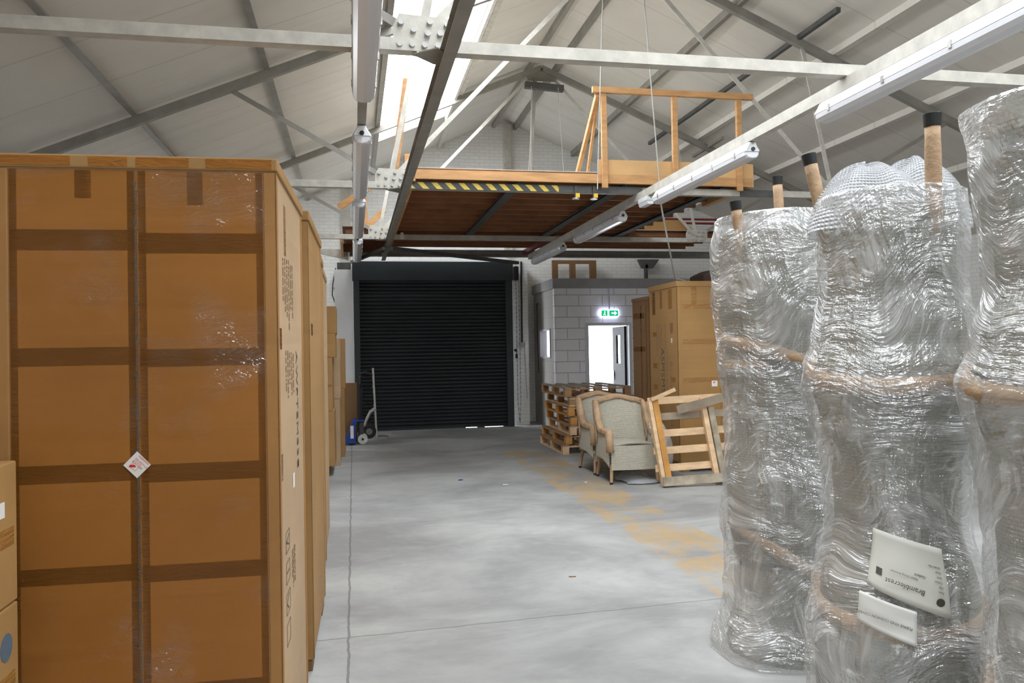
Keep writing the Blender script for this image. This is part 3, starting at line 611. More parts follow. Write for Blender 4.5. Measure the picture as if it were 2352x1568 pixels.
# hanging wires and the drooping flex
tag(MB().cyl((2.88, 9.0, 3.50), (3.03, 9.0, 6.6), .007).build('hanging_wire', cable_m, origin=(2.9, 9, 3.5)), 'thin steel wire dropping from the roof past the balustrade end post', 'wire', 'hanging wires')
tag(MB().cyl((3.67, 9.0, 3.50), (3.46, 9.0, 6.6), .008).build('hanging_wire', cable_m, origin=(3.6, 9, 3.5)), 'thin wire dropping from the roof across the middle of the toe board', 'wire', 'hanging wires')
tag(MB().tube([(3.62, 8.95, 3.50), (3.64, 8.95, 3.42), (3.70, 9.0, 3.2), (3.80, 9.1, 2.9), (3.95, 9.35, 2.68), (4.14, 9.7, 2.50), (4.3, 9.75, 2.47)], .011).build('drooping_flex', cable_m, origin=(3.9, 9.2, 2.5)), 'pale flex drooping from the right trunking to the tall carton', 'flex')
tag(MB().cyl((3.06, 13.4, 3.77), (3.12, 13.4, 6.2), .005).build('hanging_wire', cable_m, origin=(3.06, 13.4, 3.77)), 'thin wire beside the hanger under the far truss apex', 'wire', 'hanging wires')
tag(MB().cyl((3.72, 13.4, 3.77), (3.60, 13.4, 6.2), .005).build('hanging_wire', cable_m, origin=(3.72, 13.4, 3.77)), 'thin wire right of the far truss apex, against the white gable', 'wire', 'hanging wires')

# ------------------------------------------------------------------ cartons
def carton(label, x0, x1, y0, y1, z0, z1, mat=card, lid=.05, corner=True, rotz=0, group=None, tapes=(), cmat=None, lmat=None):
    cx, cy = (x0 + x1) / 2, (y0 + y1) / 2
    t = thing('carton', label, 'carton', (cx, cy, z0), group)
    e = .004 if corner else 0
    MB().box(x0 + e, x1 - e, y0 + e, y1 - e, z0, z1 - (.004 if lid else 0)).build('body', mat, t, bevel=.006)
    if lid: MB().box(x0 - .006, x1 + .006, y0 - .006, y1 + .006, z1 - lid, z1).build('lid', lmat or mat, t, bevel=.006)
    if corner:
        cw = corner if corner is not True else .045
        for a, b in ((x0, y0), (x1, y0), (x1, y1)):
            sx = 1 if a == x0 else -1; sy = 1 if b == y0 else -1
            m = MB().box(min(a, a + sx * cw), max(a, a + sx * cw), min(b, b + sy * .007), max(b, b + sy * .007), z0, z1 - lid - .003)
            m.box(min(a, a + sx * .007), max(a, a + sx * .007), min(b, b + sy * cw), max(b, b + sy * cw), z0, z1 - lid - .003)
            m.build('corner_board', cmat or mat, t, bevel=.002)
    for face, a0, a1, b0, b1, mt in tapes:
        d = .0015
        if face == 'f': m = MB().box(a0, a1, y0 + e - d, y0 + e + .001, b0, b1)
        elif face == 'r': m = MB().box(x1 - e - .001, x1 - e + d, a0, a1, b0, b1)
        elif face == 'l': m = MB().box(x0 + e - d, x0 + e + .001, a0, a1, b0, b1)
        elif face == 'lf': m = MB().box(a0, a1, y0 - .0075, y0 - .005, b0, b1)
        m.build('tape_strip', mt, t)
    if rotz:
        t.rotation_euler = (0, 0, rotz)
    return t
# big tall carton at the left, parts in world axes then turned a touch
BX0, BX1, BY0, BY1, BZ = -1.215, -.255, 3.05, 4.03, 2.325
tp = []
for zc, hgt in ((2.02, .075), (1.605, .065), (1.19, .065), (.83, .06), (.40, .06)):
    tp.append(('f', BX0 + .05, -.752, zc - hgt / 2, zc + hgt / 2, tape_front)); tp.append(('f', -.738, BX1 - .05, zc - hgt / 2 - .01, zc + hgt / 2 - .01, tape_front))
tp += [('f', -.775, -.7515, .02, 2.27, tape_front), ('f', -.738, -.712, .02, 2.27, tape_front), ('f', -.95, -.895, 2.17, 2.27, tape_front), ('f', -.57, -.515, 2.15, 2.27, tape_front), ('f', BX0 + .05, BX0 + .075, .02, 2.27, tape_front), ('f', BX1 - .075, BX1 - .05, .02, 2.27, tape_front)]
tp += [('lf', -1.19, -.96, 2.284, 2.318, tape_front), ('lf', -.90, -.77, 2.284, 2.318, tape_front), ('lf', -.74, -.56, 2.284, 2.318, tape_front), ('lf', -.50, -.27, 2.284, 2.318, tape_front)]
b1 = carton('tall brown carton filling the left side, with a white diamond sticker on its taped front', BX0, BX1, BY0, BY1, .0, BZ, card_pale, .048, .045, cmat=card_edge, lmat=card, tapes=tp + [('r', 3.3, 3.36, 2.0, 2.2, tape), ('r', 3.05 + .05, 3.16, 1.12, 1.22, tape_dark), ('r', 3.10, 3.18, 1.62, 1.70, tape_dark)])
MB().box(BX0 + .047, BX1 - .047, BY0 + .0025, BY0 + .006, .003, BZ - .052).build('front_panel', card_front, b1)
MB().box(-.7475, -.7415, BY0 + .0005, BY0 + .002, .02, 2.27).build('seam', card_dark, b1)
FY = BY0 + .0002
z = 2.20
while z > .1:
    text_mesh('tape_print', 'bramblecrest', .025, ink, b1, basis((-.745, FY, z), (0, 0, -1), (1, 0, 0)), .0003); 
    MB().prism([(-.757, FY - .001, z + .02), (-.747, FY - .001, z + .008), (-.742, FY - .001, z + .03)], (0, .0008, 0)).build('tape_print', ink, b1)
    z -= .137
def make_clear_wrap():
    m, t, b = nt('clear_wrap'); o = t.nodes['Material Output']; v = coord(t, 'Object', (7, 7, 26), (0, R(8), 0))
    n = noise_n(t, v, 1., 3, .6, 1.); pt = ramp(t, noise_n(t, coord(t, 'Object'), 3.1, 2), [(.52, 0.), (.68, 1.)])
    bp = t.nodes.new('ShaderNodeBump'); bp.inputs['Distance'].default_value = .05; t.links.new(n, bp.inputs['Height']); t.links.new(pt, bp.inputs['Strength'])
    tr = t.nodes.new('ShaderNodeBsdfTransparent'); g = t.nodes.new('ShaderNodeBsdfGlossy'); g.inputs['Roughness'].default_value = .06; t.links.new(bp.outputs[0], g.inputs['Normal'])
    x = t.nodes.new('ShaderNodeMixShader'); t.links.new(math_n(t, 'ADD', math_n(t, 'MULTIPLY', pt, .12), .012), x.inputs[0]); t.links.new(tr.outputs[0], x.inputs[1]); t.links.new(g.outputs[0], x.inputs[2]); t.links.new(x.outputs[0], o.inputs[0]); return m
m = MB(); m.grid(lambda u, v: Vector((BX0 + .04 + (BX1 - BX0 - .08) * u, BY0 - .006 - .003 * noise.noise(Vector((u * 4, v * 9, 2))), .02 + 2.25 * v)), 30, 70); m.build('clear_film', make_clear_wrap(), b1, smooth=True)
# sticker
st = MB().prism([(-.750, FY - .0005, 1.262), (-.797, FY - .0005, 1.214), (-.751, FY - .0005, 1.166), (-.704, FY - .0005, 1.212)], (0, -.0012, 0)).build('warning_sticker', white_p, b1)
m = MB().prism([(-.779, FY - .0022, 1.209), (-.774, FY - .0022, 1.2145), (-.759, FY - .0022, 1.2145), (-.753, FY - .0022, 1.206), (-.775, FY - .0022, 1.206)], (0, -.0004, 0)); m.build('red_arrow', red_ink, st)
for i, s in enumerate(('WARNING', 'DO NOT LAY', 'FLAT KEEP')):
    text_mesh('sticker_print', s, .0095, red_ink, st, basis((-.744 - .011 * i, FY - .002, 1.246 - .009 * i), (1, 0, -1.0), (1, 0, 1.0)), .0002)
m = MB()
for a, b in (((-.757, 1.230), (-.774, 1.213)), ((-.757, 1.230), (-.738, 1.211)), ((-.738, 1.211), (-.758, 1.192)), ((-.774, 1.207), (-.758, 1.192))): m.bar((a[0], FY - .002, a[1]), (b[0], FY - .002, b[1]), .0008, .0006, (0, 1, 0))
m.build('sticker_print', red_ink, st)
# printing on the side face
SX = BX1 - .004 + .0012
b1.rotation_euler = (0, 0, R(-1.8))
text_mesh('lettering', 'AWPTSMS3E', .088, ink, b1, basis((SX, 3.72, 1.615), (0, 0, -1), (0, 1, 0)), .0006, spacing=1.12)
def fake_lines(parent, x, y0, y1, z0, z1, rows, mat, name='small_print', gap=.35, seed=1):
    rg = random.Random(seed); m = MB(); dy = (y1 - y0) / rows
    for i in range(rows):
        yy = y0 + dy * (i + .5); z = z1 - rg.random() * .02; ze = z0 + (z1 - z0) * rg.random() * .4
        while z > ze:
            l = .008 + rg.random() * .03; m.box(x, x + .0006, yy - dy * .22, yy + dy * .22, max(ze, z - l), z); z -= l + .008
    m.build(name, mat, parent)
fake_lines(b1, SX - .0003, 3.22, 3.62, 1.70, 2.0, 6, ink_l, seed=2); fake_lines(b1, SX - .0003, 3.28, 3.62, 1.40, 1.62, 5, ink_l, seed=3); fake_lines(b1, SX - .0003, 3.42, 3.56, .62, .80, 4, ink_l, seed=5)
m = MB()
for zc in (.50, .62, .74, .86):   # handling marks
    y0, y1 = 3.22, 3.34
    for a, b in (((y0, zc - .04), (y1, zc - .04)), ((y0, zc + .04), (y1, zc + .04)), ((y0, zc - .04), (y0, zc + .04)), ((y1, zc - .04), (y1, zc + .04))): m.bar((SX, *a), (SX, *b), .003, .001, (1, 0, 0))
for a, b in (((3.24, .86), (3.32, .88)), ((3.24, .86), (3.32, .84)), ((3.24, .74), (3.32, .74)), ((3.24, .62), (3.30, .65)), ((3.24, .62), (3.30, .59))): m.bar((SX, *a), (SX, *b), .006, .001, (1, 0, 0))
m.build('handling_symbol', ink, b1)
MB().box(SX, SX + .001, 3.50, 3.56, 1.03, 1.09).build('paper_label', white_p, b1)
b2 = carton('second tall carton in the left row, its foot block standing clear of the floor', -1.15, -.205, 4.13, 5.22, .062, 2.325, card, .05, .045, tapes=[('f', -.27, -.215, 1.5, 1.56, tape), ('r', 4.3, 4.4, 1.7, 1.76, tape_dark)])
MB().box(-.30, -.215, 4.14, 4.25, 0, .062).build('foot_block', card_dark, b2, bevel=.004); MB().box(-1.14, -.9, 4.14, 5.2, 0, .062).build('foot_block', card_dark, b2); MB().box(-.30, -.215, 5.0, 5.2, 0, .062).build('foot_block', card_dark, b2)
b2.rotation_euler = (0, 0, R(-1.0))
carton('third tall carton in the left row, only its taped edge showing', -1.15, -.225, 5.32, 6.35, 0, 2.32, card, .05, .045)
carton('fourth tall carton in the left row, hidden but for a sliver of its edge', -1.15, -.235, 6.45, 7.5, 0, 2.30, card_pale, .05, .045)
# cartons at the bottom left
c = carton('carton at the bottom left corner, upper of two, with a small white label', -1.62, -1.112, 1.95, 2.93, .80, 1.262, card, 0, False, tapes=[('r', 2.2, 2.9, .99, 1.05, tape)])
MB().box(-1.112, -1.110, 2.68, 2.83, 1.09, 1.14).build('paper_label', white_p, c)
c = carton('carton at the bottom left corner, lower of two, marked with a grey-blue disc', -1.62, -1.112, 1.95, 2.93, 0, .795, card, 0, False, tapes=[('r', 2.0, 2.9, .52, .58, tape)])
MB().cyl((-1.1125, 2.835, .67), (-1.1105, 2.835, .67), .045, n=24).build('blue_disc', M('blue_grey_print', (.10, .14, .18), .6), c)

# far stack of cartons before the shutter
def plain(label, x0, x1, y0, y1, z0, z1, mat=card, tapes=()): return carton(label, x0, x1, y0, y1, z0, z1, mat, 0, False, group='far stacked cartons', tapes=tapes)
t = thing('carton_pallet', 'low brown block pallet under the far left carton stack', 'pallet', (-.6, 10.9, 0))
for x in (-1.1, -.74, -.38): MB().box(x - .05, x + .05, 10.58, 11.5, 0, .09).build('runner', card_dark, t)
MB().box(-1.16, -.33, 10.58, 11.5, .09, .125).build('deck', card_dark, t)
c = plain('carton with a small white label at the bottom of the far left stack', -.95, -.255, 10.6, 11.45, .128, .845)
MB().box(-.41, -.37, 10.596, 10.6, .70, .75).build('paper_label', white_p, c)
plain('carton second from the bottom of the far left stack, taped across its middle', -.95, -.272, 10.6, 11.4, .848, 1.545, card, [('f', -.6, -.275, 1.16, 1.20, tape), ('f', -.43, -.38, 1.23, 1.28, tape_dark)])
plain('dark recessed carton third up in the far left stack', -.95, -.23, 10.64, 11.45, 1.548, 1.86, card)
plain('plain carton topmost of the far left stack against the white wall', -.95, -.218, 10.7, 11.4, 1.862, 2.225, card)
plain('film-wrapped carton at the foot of the second far stack', -.95, -.20, 11.55, 12.4, .0, .95, card_pale); plain('film-wrapped carton on top of the second far stack', -.95, -.19, 11.55, 12.4, .953, 1.80, card_pale)
plain('lower carton behind the second far stack, beside the blue truck', -.95, -.145, 12.5, 13.3, .0, 1.05, card); plain('upper carton behind the second far stack, with a shaded side', -.95, -.13, 12.55, 13.3, 1.053, 1.83, card)
tag(MB().box(-.9, .055, 14.62, 14.72, 0, 1.06).build('cardboard_sheet', card_dark, origin=(-.4, 14.67, 0), bevel=.004), 'upright brown cardboard panel behind the blue pallet truck', 'cardboard')

# big cartons beside the office
GX = 4.05
t = thing('carton_pallet', 'pine pallet under the tall carton beside the office', 'pallet', (4.7, 9.9, 0))
for x in (4.15, 4.7, 5.3): MB().box(x - .05, x + .05, 9.5, 10.35, 0, .10).build('runner', pal_mid, t)
MB().box(4.07, 5.4, 9.47, 10.38, .10, .13).build('deck', pal_mid, t)
tp = [('f', 4.12, 5.4, 2.09, 2.15, tape), ('f', 4.12, 5.4, 1.64, 1.70, tape), ('f', 4.12, 5.4, 1.15, 1.21, tape), ('f', 4.62, 4.68, .2, 2.38, tape), ('f', 4.25, 4.32, 2.15, 2.38, tape)]
tp += [('l', 9.62, 9.74, 2.10, 2.36, tape), ('l', 9.95, 10.03, 2.12, 2.36, tape), ('l', 10.2, 10.3, 2.05, 2.36, tape_dark), ('l', 10.16, 10.3, 1.75, 1.81, tape), ('l', 10.16, 10.3, 1.32, 1.39, tape), ('l', 10.16, 10.3, 1.03, 1.10, tape), ('l', 9.55, 9.7, 1.15, 1.21, tape)]
g = carton('tall brown carton by the office lettered down its side, behind the leaning pallet', GX, 5.45, 9.45, 10.42, .132, 2.445, card, .07, .05, tapes=tp)
LX = GX + .004 - .0012
text_mesh('lettering', 'ASMSMS8', .165, ink, g, basis((LX, 9.97, 1.60), (0, 0, -1), (0, -1, 0)), .0006, spacing=1.05)
text_mesh('lettering', 'Bramblecrest', .13, ink_l, g, basis((LX, 9.68, 1.42), (0, 0, -1), (0, -1, 0)), .0004, spacing=1.3)
m = MB(); rg = random.Random(4)
for yy, a, b in ((9.86, 1.60, 1.92), (10.08, 1.62, 1.92), (10.0, 1.66, 1.92), (10.16, 1.5, 1.9), (9.82, 1.0, 1.6), (9.9, .98, 1.6), (10.1, 1.1, 1.5)):
    z = b
    while z > a: l = .01 + rg.random() * .03; m.box(LX - .0004, LX + .0004, yy - .012, yy + .012, z - l, z); z -= l + .012
m.build('small_print', ink_l, g)
m = MB().prism([(LX, 9.60, 1.81), (LX, 9.70, 1.81), (LX, 9.70, 1.92), (LX, 9.60, 1.92)], (.0005, 0, 0)).prism([(LX, 9.60, 1.81), (LX, 9.70, 1.81), (LX, 9.65, 1.77)], (.0005, 0, 0)); m.build('red_emblem', timber_red, g)
MB().box(LX - .0005, LX, 9.63, 9.67, 1.66, 1.72).build('paper_label', white_p, g); MB().prism([(LX, 9.98, .94), (LX, 10.01, .97), (LX, 9.98, 1.0), (LX, 9.95, .97)], (-.0006, 0, 0)).build('paper_label', white_p, g)
st = MB().box(4.505, 4.585, 9.4515, 9.453, 1.09, 1.165).build('warning_sticker', white_p, g); MB().bar((4.525, 9.451, 1.135), (4.55, 9.451, 1.15), .012, .001, (0, 1, 0)).build('red_arrow', red_ink, st)
carton('dark tall carton behind the lettered one, next to the office door', 4.03, 5.2, 10.5, 11.05, 0, 2.32, card_dark, .05, .05, tapes=[('l', 10.52, 11.0, 2.02, 2.10, tape_dark), ('l', 10.52, 11.0, 1.55, 1.62, tape_dark), ('l', 10.68, 10.72, .1, 2.2, tape_dark)])
m = MB().prism([(4.56, 9.75, 2.447), (5.2, 9.75, 2.447), (5.2, 9.75, 2.52), (4.9, 9.75, 2.61), (4.72, 9.75, 2.63), (4.56, 9.75, 2.56)], (0, .45, 0))
tag(m.build('brown_cushion', M('dark_brown_cloth', (.055, .035, .025), .8, 0, .2, 6), origin=(4.8, 9.95, 2.447), bevel=.02), 'dark brown folded cushion on top of the tall lettered carton', 'cushion')

# timber frames on the office roof, stanchion
t = thing('timber_trestle', 'brown timber frame with two pale openings standing on the office roof', 'frame', (4.8, 16.9, 3.03))
for a, b in ((4.34, 4.46), (4.74, 4.86), (5.20, 5.34)): MB().box(a, b, 16.88, 16.98, 3.03, 3.50).build('upright', card_dark, t)
MB().box(4.34, 5.34, 16.88, 16.98, 3.50, 3.57).build('top_rail', card_dark, t)
t = thing('wall_stanchion', 'slim dark stanchion on the back wall above the office roof', 'stanchion', (6.6, 17.1, 3.03)); MB().box(6.56, 6.62, 17.05, 17.15, 3.03, 3.5).build('column_post', steel_dk, t)
MB().prism([(6.4, 17.05, 3.62), (6.9, 17.05, 3.62), (6.75, 17.05, 3.42), (6.5, 17.05, 3.42)], (0, .12, 0)).build('cap_plate', steel_dk, t)

# ------------------------------------------------------------------ pallets
def make_pallet(label, L=1.62, Wd=1.05, H=.145, mats=(pal_mid, pal_mid, pal_pale)):
    """local: length along Y, width along X, corner at origin"""
    t = thing('wooden_pallet', label, 'pallet', (0, 0, 0), 'stacked pallets')
    top, mid, blk = mats
    xs = [i * (Wd - .10) / 4 for i in range(5)]
    for x in xs: MB().box(x, x + .10, 0, L, H - .02, H).build('deck_board', top, t)
    ys = (0, (L - .11) / 2, L - .11); bx = (0, (Wd - .10) / 2, Wd - .10)
    for y in ys: MB().box(0, Wd, y, y + .11, H - .038, H - .0205).build('bearer', mid, t)
    for y in ys:
        for x in bx: MB().box(x, x + .10, y, y + .11, .02, H - .0385).build('block', blk, t)
    for x in bx: MB().box(x, x + .10, 0, L, 0, .0195).build('bottom_board', mid, t)
    return t
offs = [(.0, .0, 0, (pal_mid, pal_pale, pal_pale), 'bottom pallet of the stack, pale block corner on the floor'), (.09, .02, .6, (pal_mid, pal_mid, pal_or), 'second pallet up in the stack, with orange end blocks'), (.20, .0, -.8, (pal_mid, pal_pale, pal_pale), 'third pallet up in the stack, pale end block behind the chairs'),
        (.23, .03, .7, (pal_mid, pal_mid, pal_or), 'fourth and middle pallet of the stack'), (.16, .0, .2, (pal_mid, pal_or, pal_or), 'fifth pallet up in the stack, bright orange block at its corner'), (.20, .02, -.5, (pal_mid, pal_pale, pal_mid), 'sixth pallet up in the stack, just below the top one'), (.08, -.01, .4, (pal_grey, pal_mid, pal_mid), 'top pallet of the stack, open grey slats against the bright doorway')]
for i, (dx, dy, a, mts, lb) in enumerate(offs):
    p = make_pallet('aged pine pallet, ' + lb, mats=mts); p.location = (3.10 + dx * .62, 11.65 + dy, i * .1455); p.rotation_euler = (0, 0, R(a - 1.2))
# leaning broken pallet
t = thing('broken_pallet', 'broken pine pallet leaning by the tall carton beside the wicker chairs', 'pallet', (3.47, 8.57, 0))
M0 = Matrix.Translation((3.47, 8.57, .005)) @ Matrix.Rotation(R(-3.5), 4, 'Z') @ Matrix.Rotation(R(-2.), 4, 'Y') @ Matrix.Rotation(R(-12), 4, 'X')
# local: x width, z up the pallet, y = thickness away from camera
def pb(x0, x1, y0, y1, z0, z1, name, mt, skew=0):
    m = MB(); m.box(x0, x1, y0, y1, z0, z1)
    m.v = [M0 @ Vector((v.x + skew * v.z, v.y, v.z)) for v in m.v]; m.build(name, mt, t, bevel=.003)
pb(-.02, 1.05, -.062, -.040, 0, .105, 'bottom_slat', pal_stain)
for z0, mt in ((.17, pal_pale), (.37, pal_pale), (.57, pal_pale), (.765, pal_grey), (.955, pal_pale)):
    pb(-.06, 1.08, .042, .062, z0, z0 + .085, 'slat', mt)
sk = -.06
pb(-.02, .025, -.038, .041, .0, 1.0, 'stringer', pal_pale, sk); pb(.03, .10, -.039, .04, .07, 1.04, 'stringer', pal_or, sk)
pb(.62, .68, -.02, .041, .0, 1.0, 'stringer', pal_pale, sk); pb(.69, .76, -.038, .041, .0, .88, 'stringer', pal_stain, sk); pb(1.0, 1.06, -.038, .041, 0, 1.0, 'stringer', pal_pale, sk)
m = MB().bar(M0 @ Vector((-.05, -.06, 1.0)), M0 @ Vector((.24, -.10, 1.10)), .03, .04); m.build('loose_slat', pal_pale, t)
m = MB().bar(M0 @ Vector((.24, -.075, .86)), M0 @ Vector((1.05, -.075, 1.02)), .025, .095); m.build('loose_slat', pal_grey, t)

# ------------------------------------------------------------------ wicker armchairs (open)
def smooth(pts, n):
    """Catmull-Rom through pts"""
    out = []; P = [Vector(pts[0])] + [Vector(p) for p in pts] + [Vector(pts[-1])]
    seg = len(pts) - 1
    for k in range(n + 1):
        f = k / n * seg; i = min(int(f), seg - 1); u = f - i; a, b, c, d = P[i:i + 4]
        out.append(.5 * ((2 * b) + (c - a) * u + (2 * a - 5 * b + 4 * c - d) * u * u + (3 * b - a - 3 * c + d) * u ** 3))
    return out
def make_armchair(label, loc, rotz):
    t = thing('wicker_armchair', label, 'armchair', (0, 0, 0), 'wicker armchairs')
    # plan path (x,y,topz,bottomz), front at -y
    pl = [(-.31, -.33, .60, .20), (-.33, -.20, .615, .26), (-.335, -.05, .62, .28), (-.335, .06, .70, .28), (-.33, .14, .90, .27), (-.30, .24, .94, .25), (-.18, .31, .97, .22), (0, .33, 1.0, .22),
          (.18, .31, .97, .22), (.30, .24, .94, .25), (.33, .14, .90, .27), (.335, .06, .70, .28), (.335, -.05, .62, .28), (.33, -.20, .615, .26), (.31, -.33, .60, .20)]
    xy = smooth([(a, b, 0) for a, b, c, d in pl], 84); zt = smooth([(c, d, 0) for a, b, c, d in pl], 84)
    cum = [0]
    for a, b in zip(xy, xy[1:]): cum.append(cum[-1] + (b - a).length)
    def shell(inset, lo, hi, thick=None):
        def fn(u, v):
            i = min(84, int(round(u * 84))); p = xy[i]; nrm = Vector((p.x, p.y + .05, 0)).normalized()
            zb, ztop = lo(i), hi(i); z = zb + (ztop - zb) * v
            lean = max(0, z - .45) * .16 * max(0, min(1, (p.y + .1) / .3))
            q = Vector((p.x, p.y + lean, z)) - nrm * inset
            return q
        def uvf(u, v):
            i = min(84, int(round(u * 84))); zb, ztop = lo(i), hi(i)
            return (cum[i], zb + (ztop - zb) * v)
        return fn, uvf
    f1, u1 = shell(0, lambda i: zt[i].y, lambda i: zt[i].x); f2, u2 = shell(.045, lambda i: .40, lambda i: zt[i].x)
    m = MB(); m.grid(f1, 84, 18, uvfn=u1); m.grid(f2, 84, 14, uvfn=u2); m.build('woven_shell', wicker, t, smooth=True, solid=.006)
    # seat and front apron
    m = MB(); m.grid(lambda u, v: Vector((-.29 + .58 * u, -.345 + .02 * math.cos(math.pi * (u - .5)) * -1, .17 + .285 * v)), 12, 6, uvfn=lambda u, v: (u * .58, v * .27)); m.build('front_apron', wicker, t, solid=.012)
    m = MB(); m.grid(lambda u, v: Vector((-.295 + .59 * u, -.35 + .62 * v, .44 + .035 * math.sin(math.pi * u) * (1 - .5 * v))), 16, 14, uvfn=lambda u, v: (u * .6, v * .6)); m.build('seat', wicker, t, smooth=True, solid=.02)
    # paper wraps over the rim
    def wrap(i0, i1, depth, mt=brown_paper):
        m = MB(); n = i1 - i0
        def fn(u, v):
            i = i0 + int(round(u * n)); p = xy[i]; nrm = Vector((p.x, p.y + .05, 0)).normalized(); top = zt[i].x; d = depth(i) if callable(depth) else depth
            a = v * 2 - 1                              # -1 outside .. 1 inside
            w = .017 * noise.noise(Vector((i * .6, v * 4, loc[0])))
            z = top + .028 - (abs(a) ** 2.2) * d
            lean = max(0, z - .45) * .16 * max(0, min(1, (p.y + .1) / .3))
            off = .016 + w if a < 0 else -.045 - .016 + w
            if abs(a) < .35: off = (.016 - .045 - .016) / 2 + (-(a / .35)) * .038 + w
            return Vector((p.x, p.y + lean, z)) + nrm * off
        m.grid(fn, n, 10); m.build('paper_wrap', brown_paper, t, smooth=True, solid=.003)
    wrap(27, 57, .06); wrap(17, 27, lambda i: .12 + .28 * math.sin(math.pi * (i - 16) / 12)); wrap(57, 67, lambda i: .12 + .28 * math.sin(math.pi * (68 - i) / 12))
    wrap(2, 18, .07); wrap(66, 82, .07)
    for s in (-1, 1):
        m = MB().tube([(s * .31, -.345, .635), (s * .315, -.37, .58), (s * .31, -.365, .48), (s * .305, -.36, .385)], lambda i: (.036, .05, .042, .052)[i], 10); m.build('paper_wrap', brown_paper, t, smooth=True)
        l = MB().cyl((s * .285, -.315, 0.025), (s * .275, -.31, .24), .018, .023, 12).build('leg', brown_paper, t); MB().cyl((s * .285, -.315, 0), (s * .285, -.315, .025), .02, n=12).build('leg_cap', black, l)
        l = MB().cyl((s * .27, .33, .025), (s * .25, .27, .25), .018, .023, 12).build('leg', brown_paper, t); MB().cyl((s * .272, .332, 0), (s * .27, .33, .025), .02, n=12).build('leg_cap', black, l)
    t.location = loc; t.rotation_euler = (0, 0, rotz)
    return t
make_armchair('grey wicker armchair with torn brown paper edging, nearest the camera', (3.25, 9.22, 0), R(-2))
make_armchair('grey wicker armchair behind the nearer one, against the pallet stack', (3.26, 9.98, 0), R(2))
# plastic remnants
def crumple(name, label, pts_fn, nu, nv, mat, origin):
    m = MB(); m.grid(pts_fn, nu, nv, uvfn=lambda u, v: (u * .5, v * .5)); return tag(m.build(name, mat, origin=origin, smooth=True, solid=.002), label, 'plastic sheet')
crumple('bubble_wrap_sheet', 'crumpled bubble wrap lying under the front wicker armchair', lambda u, v: Vector((3.12 + .42 * u + .03 * math.sin(7 * v), 8.83 + .5 * v - .06 * math.sin(3 * u), .006 + .10 * max(0, math.sin(math.pi * u) * v) + .012 * (1 + noise.noise(Vector((u * 6, v * 6, 1)))))), 24, 24, bubble, (3.3, 9, 0))
crumple('plastic_bag', 'clear plastic bag slumped between the chair and the broken pallet', lambda u, v: Vector((3.73 + (.14 + .02 * noise.noise(Vector((u * 6, v * 4, 3)))) * math.cos(2 * math.pi * u) * math.sin(math.pi * min(.97, v * .85 + .12)), 9.25 + .12 * math.sin(2 * math.pi * u) * math.sin(math.pi * min(.97, v * .85 + .12)), .01 + .66 * v)), 28, 16, film_bag, (3.73, 9.25, 0))
crumple('polythene_scrap', 'crinkled clear polythene draped over the top of the broken pallet corner', lambda u, v: Vector((3.40 + .15 * u + .03 * noise.noise(Vector((u * 5, v * 5, 7))), 8.82 + .03 * noise.noise(Vector((u * 6, v * 5, 5))), .60 + .36 * v - .12 * u * v + .02 * noise.noise(Vector((u * 7, v * 7, 2))))), 16, 16, film_bag, (3.45, 8.98, .6))

